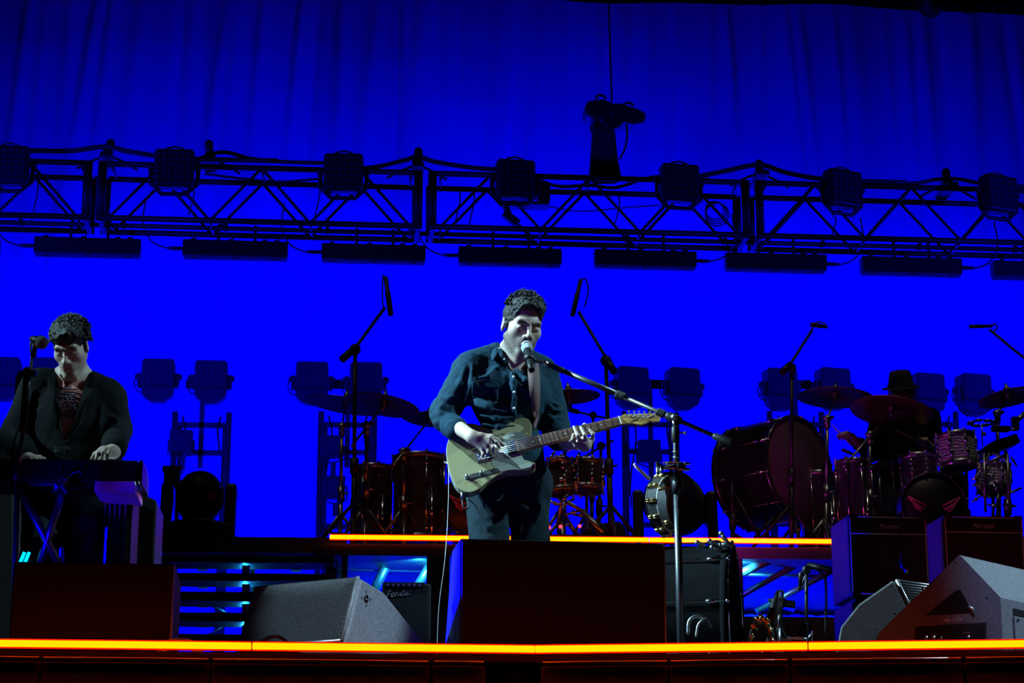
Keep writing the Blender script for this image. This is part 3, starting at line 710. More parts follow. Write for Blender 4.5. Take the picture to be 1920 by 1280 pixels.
def drum(name, label, c, ax, R, D, wrap='drum_wrap', nl=8, head='drum_head', group=None, cat='drum', hoop='dull_chrome', legs=0, lug_seg=8, head2=None, a_off=.2):
    ax = Vector(ax).normalized(); th = T(name, label, cat, c, group); x, y, z = frame(ax)
    MB().lathe([(R, -D / 2), (R * 1.004, -D / 4), (R * 1.004, D / 4), (R, D / 2)], c, ax, 40).build('shell', wrap, th)
    for s, hm in ((1, head), (-1, head2 or head)):
        MB().lathe([(0, s * D / 2 + s * .004), (R * .97, s * D / 2 + s * .004), (R, s * D / 2 - s * .004)][::s], c, ax, 40).build('drum_skin', hm, th)
        MB().lathe([(R * 1.0, s * D / 2 - s * .02), (R * 1.045, s * D / 2 - s * .02), (R * 1.05, s * D / 2 + s * .012), (R * 1.0, s * D / 2 + s * .014), (R * .99, s * D / 2)], c, ax, 40).build('hoop', hoop, th)
    for k in range(nl):
        a = a_off + 2 * PI * k / nl; d = x * math.cos(a) + y * math.sin(a); p = Vector(c) + d * (R + .012)
        mb = MB(); mb.cyl(p + ax * (D / 2 + .012), p - ax * (D / 2 + .012), .0045, seg=6)
        for s in (1, -1):
            q = p + ax * s * max(D / 2 - .055, D * .16); mb.sph(q, (.013, .013, .026), lug_seg, 6, (x, y, z)); mb.sph(p + ax * s * (D / 2 + .014), .010, 8, 6)
        mb.build('tension_lug', 'chrome', th)
    for k in range(legs):
        a = .9 + 2 * PI * k / legs; d = V(math.cos(a), math.sin(a), 0); p = Vector(c) + d * (R + .025)
        mb = MB(); mb.cyl((p.x, p.y, c.z + D * .1), (p.x, p.y, zr + .02), .008, seg=8).sph((p.x, p.y, zr + .02), .016, 8, 6).sph((p.x, p.y, c.z - D * .2), (.016, .016, .03), 10, 8); mb.build('leg', 'chrome', th)
    return th

# --- left kit
CG = 'cymbals of the two drum kits'
t, c1, n1 = cymbal('large dark cymbal of the left kit, leftmost and lowest at its left end', 648, 753, 80, 20, 9, 13.25, CG)
t, c2, n2 = cymbal('large dark cymbal of the left kit overlapping the leftmost one, higher and to its right', 720, 753, 71, 24, 10, 12.95, CG)
t, c3, n3 = cymbal('dark cymbal just left of the singer’s rolled sleeve'.replace('’', "'"), 806, 780, 54, 17, 6, 13.3, CG)
t, c4, n4 = cymbal('dark cymbal right of the singer’s shoulder under the boom arm'.replace('’', "'"), 1066, 738, 62, 17, -4, 13.1, CG)
SG = 'chrome cymbal stands'
def cst(label, px, Y, ptop, cpt, elbow, **k):
    th = floor_stand('cymbal_stand', label, px, Y, ptop, zr, 'dull_chrome', None, SG, .0125, cat='cymbal stand', rad=.26, **k)
    top = P(*ptop, Y); e = Vector(cpt); d = (e - top).normalized()
    MB().cyl(top - d * elbow, e - V(0, 0, .02), .008, seg=8).build('boom', 'dull_chrome', th)
    mb = MB(); mb.sph(top, .028, 10, 8).cyl(top - V(.03, .02, 0), top + V(.04, .0, .01), .012).cyl(top - V(0, 0, .06), top, .02); mb.build('tilter', 'dull_chrome', th); return th
cst('chrome boom stand of the higher left cymbal, before the smaller floor tom', 684, 12.75, (688, 797), c2, .26)
cst('chrome boom stand reaching right towards the singer’s sleeve, before the larger floor tom'.replace('’', "'"), 757, 12.75, (757, 846), c3, .24)
cst('slim stand under the leftmost cymbal', 637, 13.0, (641, 800), c1, .05)
cst('chrome stand of the cymbal right of the singer, near his elbow', 1056, 13.0, (1060, 765), c4, .05)
d1 = drum('floor_tom', 'smaller dark floor tom at the left end of the left kit', (P(701, 884, 13.0) + PX(701, 13.0, zr + .14) ) / 2, (0, .06, 1), 35 * mpp(13), P(701, 884, 13.0).z - zr - .10, nl=8, legs=3)
d2 = drum('floor_tom', 'larger dark floor tom beside the singer’s guitar, left kit'.replace('’', "'"), (P(787, 866, 12.95) + PX(787, 12.95, zr + .14)) / 2, (0, .06, 1), 50 * mpp(13), P(787, 866, 12.95).z - zr - .10, nl=8, legs=3)
def emblem(c, R, parent):
    """pair of outlined wings on a drum head facing the audience"""
    f = c
    for s in (-1, 1):
        q = lambda u, v: f + V(s * u * R, -.004, v * R)
        mb = MB()
        mb.tube([q(.82, .26), q(.70, .10), q(.52, -.02), q(.30, -.13)], .0065, 6).tube([q(.82, .26), q(.58, .14), q(.26, -.02)], .0065, 6)
        mb.tube([q(.66, .07), q(.60, -.08), q(.42, -.20)], .0065, 6).tube([q(.60, -.02), q(.36, -.13)], .005, 6)
        mb.build('wing_emblem', 'emblem_pink', parent, )
c = P(893, 945, 12.7); bk = drum('bass_drum', 'black bass drum with pink wing emblem behind the singer’s hip'.replace('’', "'"), c + V(0, .2, 0), (0, -1, .0), 62 * mpp(12.7), .38, 'drum_black', 8, 'head_black', hoop='drum_black')
emblem(c + V(0, .0, 0), 62 * mpp(12.7), bk)
for s in (-1, 1): MB().tube([c + V(s * .17, .15, -.1), c + V(s * .28, .05, zr - c.z + .02)], .009, 8).build('spur', 'dull_chrome', bk)
sn = drum('snare_drum', 'dark snare drum right of the singer’s waist'.replace('’', "'"), P(1100, 893, 12.9), (.05, .12, 1), 31 * mpp(12.9), .17, nl=8)
rk = drum('rack_tom', 'small dark rack tom close to the singer’s right side, under the guitar neck'.replace('’', "'"), P(1050, 894, 12.7), (-.1, .2, 1), 25 * mpp(12.7), .19, nl=6)
floor_stand('drum_stand', 'tripod stand holding the snare drum right of the singer', 1100, 12.9, (1100, 925), zr, 'dull_chrome', None, None, .012, cat='drum stand', rad=.2)
floor_stand('drum_stand', 'stand with many clamps holding the rack tom by the singer', 1052, 12.72, (1052, 925), zr, 'dull_chrome', None, None, .014, cat='drum stand', rad=.22)
cl = T('multi_clamp', 'cluster of chrome clamps and wing bolts beside the rack tom', 'clamp', P(1060, 880, 12.55))
rng = random.Random(5)
for k in range(16):
    p = P(1030 + rng.random() * 60, 800 + rng.random() * 190, 12.62); d = V(rng.uniform(-1, 1), rng.uniform(-.3, .3), rng.uniform(-1, 1)).normalized()
    mb = MB(); mb.cyl(p - d * .035, p + d * .035, .009, seg=8).sph(p, .016, 8, 6).sph(p + d * .04, .010, 8, 6); mb.build('wing_bolt', 'chrome', cl)
mb = MB(); mb.cyl(P(1062, 880, 12.64), P(1045, 990, 12.64), .012).cyl(P(1092, 958, 12.6), P(1132, 1000, 12.5), .02).cyl(P(1062, 940, 12.6), P(1095, 960, 12.6), .014); mb.build('rod', 'dull_chrome', cl)
bx = T('pedal_board', 'dark box with tiny red indicator lamps on the riser by the singer’s legs'.replace('’', "'"), 'effects box', PX(1060, 12.55, zr))
MB().box(PX(1055, 12.6, zr + .05), (.5, .3, .09)).build('case', 'plastic_black', bx, bevel=.008)
mat('red_lamp', (.3, .02, .02), .4, emis=(1, .03, .08), estr=3)
for px, py in ((1030, 989), (1051, 987), (1087, 986)): MB().sph(P(px, py, 12.44), .011, 8, 6).build('indicator_lamp', 'red_lamp', bx)
wb = T('wedge_box', 'low dark wedge standing on the riser right of the singer', 'speaker', PX(1130, 13.4, zr))
MB().prism([P(1090, 984, 13.4), P(1165, 976, 13.4), P(1176, 1006, 13.4), P(1090, 1010, 13.4)], (0, .35, 0)).build('cabinet', 'cabinet_vinyl', wb, bevel=.01)
floor_stand('microphone_stand', 'short black boom stand with its arm pointing down right of the snare', 1120, 13.1, (1127, 836), zr, 'black_metal', [(1085, 870, -.1), (1105, 850, 0), (1150, 826, .1)], None, .011)
floor_stand('microphone_stand', 'black boom stand behind the guitar neck with crossing arms', 1108, 13.4, (1112, 778), zr, 'black_metal', [(1060, 766, -.1), (1112, 779, 0), (1152, 786, .1)], None, .010)

# --- overhead microphones
def pencil_mic(label, a, b, Y, r=.013, loop=None, cat='microphone', grp=None, m='black_metal'):
    p, q = P(*a, Y), P(*b, Y); d = (q - p).normalized()
    th = T('microphone', label, cat, p, grp)
    MB().tube([p, p + d * .01, lerp(p, q, .6), lerp(p, q, .62), q], [r * .7, r, r, r * .8, r * .8], 12).build('body', m, th)
    if loop: MB().tube(curve3([q] + [P(x, y, Y + .03) for x, y in loop], 6), .005, 6).build('cable', 'cable_black', th)
    return th
floor_stand('microphone_stand', 'tall black boom stand over the left cymbals', 663, 12.6, (666, 655), zr, 'black_metal', [(641, 674, -.05), (666, 652, 0), (722, 576, .0)], 'tall overhead boom stands', .014, clutch=.42)
pencil_mic('black overhead microphone pointing up at the end of the boom over the left cymbals', (733, 592), (723, 520), 12.58, .017, [(718, 519), (717, 560), (720, 578)])
floor_stand('microphone_stand', 'tall black boom stand between the singer and the guitar head', 1147, 12.6, (1136, 676), zr, 'black_metal', [(1152, 698, -.05), (1130, 660, 0), (1085, 584, .0)], 'tall overhead boom stands', .014, clutch=.45)
pencil_mic('black overhead microphone above the singer’s shoulder on the right boom'.replace('’', "'"), (1073, 593), (1089, 524), 12.58, .016, [(1098, 523), (1103, 545), (1096, 575)])
floor_stand('microphone_stand', 'tall stand in front of the big bass drum', 1484, 12.55, (1484, 690), zr, 'black_metal', [(1466, 698, -.05), (1482, 682, 0), (1523, 618, .0)], 'tall overhead boom stands', .012, clutch=.42)
pencil_mic('black microphone lying level on top of the boom above the big bass drum', (1519, 608), (1551, 613), 12.55, .015, [(1545, 606), (1530, 604), (1521, 620)])
floor_stand('microphone_stand', 'tall boom stand leaning in from the right picture edge', 1960, 12.9, (1935, 676), zr, 'black_metal', [(1960, 700, 0), (1900, 655, 0), (1855, 617, 0)], None, .012)
pencil_mic('black microphone lying level at the right, above the right cymbals', (1817, 612), (1860, 611), 12.9, .013, [(1864, 607), (1870, 612), (1864, 622)])

# --- right kit
th = floor_stand('drum_cradle', 'slanted folding stand carrying the big upright bass drum', 1375, 12.75, (1372, 905), zr, 'black_metal', None, None, .012, cat='drum stand', legs=False)
for a, b in (((1376, 925), (1425, 1008)), ((1462, 960), (1415, 1008)), ((1435, 965), (1440, 1008)), ((1500, 965), (1470, 1008)), ((1400, 995), (1428, 992)), ((1374, 1000), (1392, 1010))):
    MB().cyl(P(*a, 12.85), P(*b, 12.8), .012).build('strut', 'black_metal', th)
nb = (CR * .70 - V(CF.x, CF.y, 0).normalized() * .714); nb.z = .02; nb.normalize()
cb = P(1497, 877, 13.05); Rb = 99 * mpp(13.05)
big = drum('concert_bass_drum', 'big upright concert bass drum turned sideways, left of the drummer', cb - nb * .21, nb, Rb, .42, 'drum_black', 10, 'drum_head', hoop='drum_black')
t, c6, n6 = cymbal('dark cymbal above the right rim of the big bass drum', 1566, 739, 75, 23, 4, 13.3, CG)
t, c7, n7 = cymbal('wide cymbal with a red sheen hiding the drummer’s face'.replace('’', "'"), 1672, 765, 81, 32, 10, 12.95, CG)
t, c8, n8 = cymbal('dark cymbal at the far right edge over the tom', 1890, 739, 61, 22, -9, 12.95, CG)
cst('chrome stand of the cymbal above the big bass drum, right of its rim', 1548, 13.0, (1551, 785), c6, .06)
cst('chrome boom stand rising before the drummer’s chest'.replace('’', "'"), 1631, 12.7, (1631, 815), c7, .45)
cst('chrome stand under the far right cymbal', 1874, 12.8, (1870, 775), c8, .02)
drum('floor_tom', 'striped floor tom directly right of the big bass drum', (P(1603, 872, 12.75) + PX(1603, 12.75, zr + .15)) / 2, (0, .05, 1), 33 * mpp(12.75), P(1603, 872, 12.75).z - zr - .12, nl=8, legs=3)
drum('floor_tom', 'floor tom half hidden behind the left amplifier cabinet', (P(1663, 880, 13.0) + PX(1663, 13.0, zr + .15)) / 2, (0, .05, 1), 30 * mpp(13), P(1663, 880, 13.).z - zr - .12, nl=8, legs=3)
drum('floor_tom', 'dark floor tom in the shadow between the big bass drum and the cymbal stand', (P(1537, 895, 13.2) + PX(1537, 13.2, zr + .15)) / 2, (0, .05, 1), 33 * mpp(13.2), P(1537, 895, 13.2).z - zr - .12, nl=8, legs=3)
# pearl tom with striped wrap
m = mat('pearl_stripes', (.3, .3, .32), .25, coat=.6); nt = m.node_tree; bs = nt.nodes['Principled BSDF']
tc = nt.nodes.new('ShaderNodeTexCoord'); wv = nt.nodes.new('ShaderNodeTexWave'); wv.bands_direction = 'Z'; wv.inputs['Scale'].default_value = 16; wv.inputs['Distortion'].default_value = 5; wv.inputs['Detail'].default_value = 2; wv.inputs['Detail Scale'].default_value = 2
cr = nt.nodes.new('ShaderNodeValToRGB'); cr.color_ramp.elements[0].color = (.03, .03, .04, 1); cr.color_ramp.elements[1].color = (.6, .6, .6, 1)
nt.links.new(tc.outputs['Object'], wv.inputs['Vector']); nt.links.new(wv.outputs['Fac'], cr.inputs[0]); nt.links.new(cr.outputs[0], bs.inputs['Base Color'])
drum('rack_tom', 'rack tom with a pearl striped wrap right of the drummer', P(1795, 846, 12.75), (-.08, .1, 1), 36 * mpp(12.75), .19, 'pearl_stripes', 8)
drum('rack_tom', 'dark rack tom in front of the drummer’s lap'.replace('’', "'"), P(1722, 885, 12.9), (.0, .15, 1), 34 * mpp(12.9), .17, 'drum_wrap', 8)
drum('snare_drum', 'snare drum with a bright patch at the right end of the right kit', P(1863, 898, 12.8), (.1, .15, 1), 30 * mpp(12.8), .15, 'pearl_stripes', 8)
c = P(1752, 947, 12.6); bk2 = drum('bass_drum', 'black bass drum with pink wing emblem behind the amplifier cabinets', c + V(0, .2, 0), (0, -1, 0), 62 * mpp(12.6), .38, 'drum_black', 8, 'head_black', hoop='drum_black')
emblem(c, 62 * mpp(12.6), bk2)
for s in (-1, 1): MB().tube([c + V(s * .17, .15, -.1), c + V(s * .28, .05, zr - c.z + .02)], .009, 8).build('spur', 'dull_chrome', bk2)
for px, Y, pt, lab in ((1815, 12.85, (1812, 880), 'stand of the striped rack tom'), (1862, 12.85, (1862, 925), 'tripod stand under the bright snare drum'), (1722, 12.95, (1722, 905), 'stand under the tom before the drummer')):
    floor_stand('drum_stand', lab, px, Y, pt, zr, 'dull_chrome', None, None, .012, cat='drum stand', rad=.22)
floor_stand('percussion_stand', 'chrome percussion stand at the right edge with a cross arm', 1893, 12.75, (1886, 845), zr, 'dull_chrome', None, None, .013, cat='percussion stand', rad=.22)
pc = T('percussion_block', 'black percussion block clamped beside the far right cymbal stand', 'percussion', P(1882, 798, 12.7))
MB().box(P(1876, 804, 12.7), (.11, .06, .035)).box(P(1903, 794, 12.7), (.045, .05, .085)).build('block', 'plastic_black', pc, bevel=.005)
MB().cyl(P(1900, 795, 12.7), P(1928, 768, 12.75), .016).cyl(P(1895, 805, 12.68), P(1905, 805, 12.68), .012).build('clamp_arm', 'dull_chrome', pc)
pd = T('trigger_pad', 'black tilted percussion pad at the right edge', 'percussion', P(1880, 835, 12.75))
MB().prism([P(1846, 836, 12.75), P(1862, 826, 12.75), P(1907, 811, 12.75), P(1915, 828, 12.75), P(1870, 846, 12.75), P(1848, 858, 12.75)], (0, .2, 0)).build('pad', 'plastic_black', pd, bevel=.01)
jr = T('jingle_ring', 'flat ring of jingles on a thin rod between the striped tom and the right cymbal', 'percussion', P(1840, 793, 12.8))
cj = P(1841, 793, 12.8); MB().torus(cj, (0, .05, 1), .075, .006, 24, 6).build('ring', 'black_metal', jr)
for k in range(8):
    a = 2 * PI * k / 8 + .2; MB().lathe([(0, .008), (.022, .006), (.022, -.006), (0, -.008)], cj + V(.075 * math.cos(a), .075 * math.sin(a), .003 * (k % 2)), (0, .1, 1), 10).build('jingle', 'dull_chrome', jr)
MB().cyl(cj, P(1842, 838, 12.8), .006).sph(P(1846, 813, 12.78), .014).build('rod', 'dull_chrome', jr)
c2_ = T('multi_clamp', 'chrome wing bolts and rods crowded around the bright snare drum', 'clamp', P(1880, 900, 12.6))
rng = random.Random(9)
for k in range(22):
    p = P(1828 + rng.random() * 72, 850 + rng.random() * 110, 12.62); d = V(rng.uniform(-1, 1), rng.uniform(-.3, .3), rng.uniform(-1, 1)).normalized()
    mb = MB(); mb.cyl(p - d * .03, p + d * .03, .007, seg=8).sph(p, .013, 8, 6).sph(p + d * .035, .009, 8, 6); mb.build('wing_bolt', 'chrome', c2_)
mb = MB(); mb.cyl(P(1880, 930, 12.6), P(1916, 914, 12.6), .008).cyl(P(1845, 870, 12.6), P(1890, 850, 12.6), .010).cyl(P(1889, 850, 12.6), P(1893, 960, 12.6), .010).cyl(P(1845, 850, 12.6), P(1848, 960, 12.6), .010); mb.build('rod', 'dull_chrome', c2_)
# small microphones clipped on the drums
for a, b, lab in (((660, 876), (682, 884), 'tiny clip microphone over the smaller floor tom'), ((752, 862), (738, 872), 'tiny clip microphone over the larger floor tom'), ((1578, 842), (1600, 852), 'tiny clip microphone over the striped floor tom'), ((1102, 866), (1086, 860), 'tiny clip microphone over the snare right of the singer')):
    pencil_mic(lab, a, b, 12.6, .012, [(b[0] + 4, b[1] - 4), (b[0] + 8, b[1] + 10), (b[0] + 4, b[1] + 24)])
# moving heads
def moving_head(label, cx, cy_, rpx, Y, zb_, facing, yr):
    c = P(cx, cy_, Y); r = rpx * mpp(Y, cy_)
    th = T('moving_head_light', label, 'stage light', V(c.x, c.y, zb_), 'big round moving head lights')
    MB().lathe([(0, r * 1.05), (r * .55, r * 1.0), (r * .85, r * .7), (r, r * .2), (r, -r * .55), (r * .93, -r * .95), (r * .8, -r * 1.0), (r * .78, -r * .92), (0, -r * .85)], c, facing, 32).build('head', 'black_metal', th)
    mb = MB()
    for k in range(4): mb.torus(c + Vector(facing).normalized() * (r * (-.35 + .2 * k)), facing, r * 1.01, .008, 28, 6)
    mb.build('cooling_ring', 'black_metal', th)
    for s in (-1, 1):
        x = c.x + s * (r + .055)
        MB().prism([(x - .035, Y - .1, c.z + .06), (x - .035, Y + .1, c.z + .06), (x - .035, Y + .14, zb_ + .1), (x - .035, Y - .14, zb_ + .1)], (.07, 0, 0)).build('yoke_arm', 'black_metal', th, bevel=.02)
        MB().lathe([(.0, .04), (.05, .035), (.055, -.03)], (x, Y, c.z), (s, 0, 0), 14).build('pivot', 'black_metal', th)
    MB().prism([(c.x - r - .09, Y - .16, zb_), (c.x + r + .09, Y - .16, zb_), (c.x + r + .09, Y - .16, zb_ + .10), (c.x + r * .5, Y - .16, zb_ + .14), (c.x - r * .5, Y - .16, zb_ + .14), (c.x - r - .09, Y - .16, zb_ + .10)], (0, .32, 0)).build('base', 'black_metal', th, bevel=.015)
    return th
moving_head('big round moving head light standing on the stair landing', 375, 928, 43, 12.75, ztop, (.05, -.6, .35), 0)
moving_head('big round moving head light on the riser behind the half-moon tambourine', 1262, 940, 56, 13.6, zr, (-.5, -.8, .2), 0)
for px, w, y0, lab in ((321, .10, 880, 'small dark case standing behind the moving head on the landing'),):
    p = PX(px, 13.02, (ztop + P(px, y0, 13.0).z) / 2); h = P(px, y0, 13.).z - ztop
    k_ = T('equipment_case', lab, 'case', PX(px, 13.02, ztop)); MB().box(p, (w, .12, h)).build('body', 'dark_fixture', k_, bevel=.01); MB().box(p + V(0, 0, h / 2), (w + .02, .14, .03)).build('lid', 'dark_fixture', k_)

# ---------------------------------------------------------------- loudspeakers along the stage front
def box_front(name, label, x0, x1, ytop, Y, dep, theta, top_d=None, right_trim=True, cat='loudspeaker'):
    zt_ = P(x0, ytop, Y).z; a = PX(x0, Y, 0); t = V(math.cos(theta), math.sin(theta), 0); n = V(-math.sin(theta), math.cos(theta), 0)
    W = 1.0
    for _ in range(20):
        px = proj(a + t * W + V(0, 0, zt_))[0]; W *= (x1 - x0) / (px - x0)
    th = T(name, label, cat, a + t * W / 2 + n * dep / 2)
    q = lambda u, d, z: a + t * u + n * d + V(0, 0, z)
    td_ = top_d if top_d else dep
    MB().prism([q(0, .012, .01), q(0, .012, zt_), q(0, td_, zt_ - .004), q(0, dep, .01)], t * W).build('cabinet', 'cabinet_vinyl', th, bevel=.006)
    MB().box(q(W / 2, .004, zt_ / 2 + .005), (W - .012, .012, zt_ - .02), (t, n, UZ)).build('grille', 'grille_black', th, bevel=.003)
    mb = MB(); k = int(W / .011)
    for i in range(k): mb.sph(q(.01 + i * .011, .002, zt_ - .006), .0032, 6, 4)
    o = mb.build('perforated_edge', 'grille_grey', th); o['kind'] = 'stuff'
    if right_trim:
        mb = MB(); k = int(zt_ / .012)
        MB().box(q(W - .003, .0, zt_ / 2), (.006, .01, zt_ - .01), (t, n, UZ)).build('edge_trim', 'bare_metal', th)
    for u in (.06, W - .06):
        for d in (.08, dep - .08): MB().cyl(q(u, d, 0.0), q(u, d, .012), .02).build('rubber_foot', 'rubber', th)
    return th
box_front('loudspeaker', 'wide black loudspeaker on the stage edge directly in front of the singer', 862, 1246, 1008, 7.75, .55, math.radians(4), .27)
box_front('loudspeaker', 'wide black loudspeaker on the stage edge in front of the keyboard player', 14, 328, 1051, 7.5, .45, math.radians(1.5))

def dotgrid(quad, nu, nv, r, name, m, parent, lift=.002, inset=.03):
    """round perforations over a quad a(top left) b(top right) c(bottom right) d(bottom left)"""
    a, b, c, d = quad; n = (b - a).cross(d - a).normalized()
    if n.dot(CAM - a) < 0: n = -n
    x = (b - a).normalized(); y = n.cross(x); mb = MB()
    for j in range(nv):
        for i in range(nu):
            u = inset + (1 - 2 * inset) * (i + .5 * (j % 2)) / nu; v = inset + (1 - 2 * inset) * j / (nv - 1)
            p = lerp(lerp(a, b, u), lerp(d, c, u), v) + n * lift
            mb.add([p + x * (r * math.cos(k * PI / 3)) + y * (r * math.sin(k * PI / 3)) for k in range(6)], [(0, 1, 2, 3, 4, 5)])
    o = mb.build(name, m, parent); o['kind'] = 'stuff'; return o
# floor wedge left of centre, grille towards the audience
def vplane(o, phi):
    """vertical panel through o turned by phi: returns pixel -> point on it (d in front), its normal"""
    n = V(math.sin(phi), -math.cos(phi), 0)
    def on(px, py, d=0.0):
        r = ray(px, py); return CAM + r * ((o + n * d - CAM).dot(n) / r.dot(n))
    return on, n
A = P(677, 1083, 8.0); on_, sn_ = vplane(A, math.radians(52))
B, Cc, D = on_(721, 1110), on_(806, 1216), on_(646, 1203); ev_ = P(474, 1102, 8.26) - A; A2, D2 = A + ev_, D + ev_
wl = T('stage_monitor', 'grey wedge monitor with a perforated grille and torn light across its side', 'stage monitor', V(A.x - .1, 8.2, 0))
fl = lambda p: V(p.x, p.y, .01)
MB().prism([A, B, Cc, fl(Cc), fl(D), D], A2 - A).build('cabinet', 'cabinet_grey', wl, bevel=.012)
g = [lerp(A2, A, .03), lerp(A2, A, .985), lerp(D2, D, .985), lerp(D2, D, .03)]
nrm = (g[1] - g[0]).cross(g[3] - g[0]).normalized(); nrm = nrm if nrm.dot(CAM - A) > 0 else -nrm
MB().prism(g, nrm * .012).build('grille', 'grille_grey', wl, bevel=.003)
dotgrid([p + nrm * .012 for p in g], 52, 29, .0032, 'grille_perforation', 'head_black', wl, .0012, .02)
MB().tube([g[2] + nrm * .012, g[3] + nrm * .012], .008, 6).build('bottom_trim', 'bare_metal', wl)
MB().tube([g[1] + nrm * .01, g[2] + nrm * .01], .008, 6).build('side_trim', 'cabinet_grey', wl)
c = on_(687, 1121, .004)
mb = MB(); mb.torus(c, sn_, .010, .003, 16, 6)
for k in range(4): a = k * PI / 2; x, y, _ = frame(sn_); mb.sph(c + x * .026 * math.cos(a) + y * .026 * math.sin(a), .003, 6, 5)
mb.build('rigging_socket', 'head_black', wl)
# big wedge at the right, side towards the audience
A = P(1797, 1037, 7.6); on, sp_ = vplane(A, math.radians(4))
L1, B = on(1645, 1184), on(1876, 1120); L2, B2 = on(1622, 1228), on(1882, 1240)
vec = P(2016, 1087, 7.95) - A
wr = T('stage_monitor', 'big wedge monitor at the right with printed side panel and dark handle recess', 'stage monitor', V(A.x, 7.8, 0))
MB().prism([A, B, fl(B2), fl(L2), L1], vec).build('cabinet', 'cabinet_grey', wr, bevel=.012)
MB().prism([on(1738, 1154, .002), on(1745, 1145, .002), on(1793, 1106, .002), on(1801, 1106, .002), on(1822, 1144, .002), on(1815, 1149, .002)], sp_ * -.004).build('handle_recess', 'head_black', wr)
MB().tube([on(1815, 1136, .012), on(1822, 1141, .012), on(1826, 1150, .008)], .006, 6).build('handle_knob', 'bare_metal', wr)
MB().prism([on(1716, 1174, .0035), on(1850, 1166, .0035), on(1850, 1216, .0035), on(1716, 1216, .0035)], sp_ * -.003).build('connector_panel', 'cabinet_vinyl', wr, bevel=.001)
MB().prism([on(1726, 1180, .005), on(1845, 1172, .005), on(1845, 1214, .005), on(1726, 1214, .005)], sp_ * -.003).build('connector_plate', 'black_paint', wr)
xr = (on(1810, 1160) - on(1760, 1164)).normalized(); yr = sp_.cross(xr)
text('MJF-212A', .018, on(1787, 1162, .0045), xr, yr, 'print_white', wr)
for px, py, s in ((1752, 1190, .006), (1812, 1186, .006)):
    text('LINE IN' if px < 1800 else 'MONITOR', s, on(px, py, .0065), xr, yr, 'print_grey', wr)
for px, py in ((1736, 1195), (1750, 1195), (1764, 1196), (1815, 1194)):
    mb = MB(); mb.lathe([(0, .006), (.006, .005), (.007, 0)], on(px, py, .005), sp_, 10); mb.build('socket', 'bare_metal', wr)
for px, py in ((1790, 1053), (1730, 1103), (1678, 1150), (1850, 1120), (1735, 1150)): MB().sph(on(px, py, .001), .004, 8, 5).build('screw', 'black_metal', wr)
# front baffle with hand hole
nf = (B2 - B).cross(vec).normalized(); nf = nf if nf.dot(CAM - B) > 0 else -nf
def onf(u, z, d): return B + vec * u + V(0, 0, -z) + nf * d
MB().prism([onf(.1, .03, .002), onf(1, .03, .002), onf(1, .055, .002), onf(.1, .055, .002)], nf * -.003).build('hand_slot', 'head_black', wr)
MB().prism([onf(.1, .058, .004), onf(1, .058, .004), onf(1, .2, .004), onf(.1, .2, .004)], nf * -.003).build('front_plate', 'cabinet_grey', wr, bevel=.001)
for u, z in ((.13, .07), (.27, .07)): MB().sph(onf(u, z, .005), .005, 8, 5).build('screw', 'black_metal', wr)
# smaller wedge behind it
A, vec = P(1672, 1086, 8.3), P(1800, 1104, 8.55) - P(1672, 1086, 8.3)
ws = T('stage_monitor', 'smaller wedge monitor half hidden behind the big right wedge, slatted grille lit white', 'stage monitor', V(A.x, 8.5, 0))
on3, n3_ = vplane(A, math.radians(3)); E_ = on3(1712, 1165)
MB().prism([A, E_, fl(on3(1725, 1200)), fl(on3(1552, 1215)), on3(1574, 1174), on3(1608, 1131)], vec).build('cabinet', 'cabinet_grey', ws, bevel=.012)
ng = (E_ - A).cross(vec).normalized(); ng = ng if ng.dot(CAM - A) > 0 else -ng
MB().prism([A + vec * .07 + ng * .001, A + vec + ng * .001, E_ + vec + ng * .001, E_ + vec * .07 + ng * .001], ng * .004).build('grille_back', 'head_black', ws)
for k in range(15): p = lerp(A, E_, .03 + k * .066); MB().tube([p + vec * .07 + ng * .009, p + vec * .98 + ng * .009], .0042, 5).build('grille_slat', 'bare_metal', ws)
MB().tube([A + vec * .05 + ng * .006, E_ + vec * .05 + ng * .006], .007, 6).build('grille_frame', 'bare_metal', ws)
# small combo amplifier behind the left wedge
YA = 9.6
am = T('guitar_amplifier', 'low dark combo amplifier between the left wedge and the singer’s speaker'.replace('’', "'"), 'amplifier', PX(757, YA + .1, 0))
a, b = PX(714, YA, 0), PX(806, YA, 0); za = P(757, 1091, YA).z
MB().box((a + b) / 2 + V(0, .13, za / 2), ((b - a).length, .26, za - .01)).build('cabinet', 'cabinet_vinyl', am, bevel=.008)
MB().box(P(757, 1096, YA - .004) , (.19, .006, .022)).build('control_panel', 'black_metal', am, bevel=.001)
for k in range(7): MB().cyl(P(727 + k * 10, 1096, YA - .006), P(727 + k * 10, 1096, YA - .022), .006, seg=10).build('knob', 'dull_chrome', am)
zq = P(757, 1102, YA).z; MB().box(((a.x + b.x) / 2, YA - .004, zq / 2 + .01), ((b - a).length - .025, .008, zq - .03)).build('grille_cloth', 'grille_black', am, bevel=.002)
text('Fender', .042, P(747, 1112, YA - .010), (1, 0, .12), (-.12, 0, 1), 'print_grey', am, shear=.4)
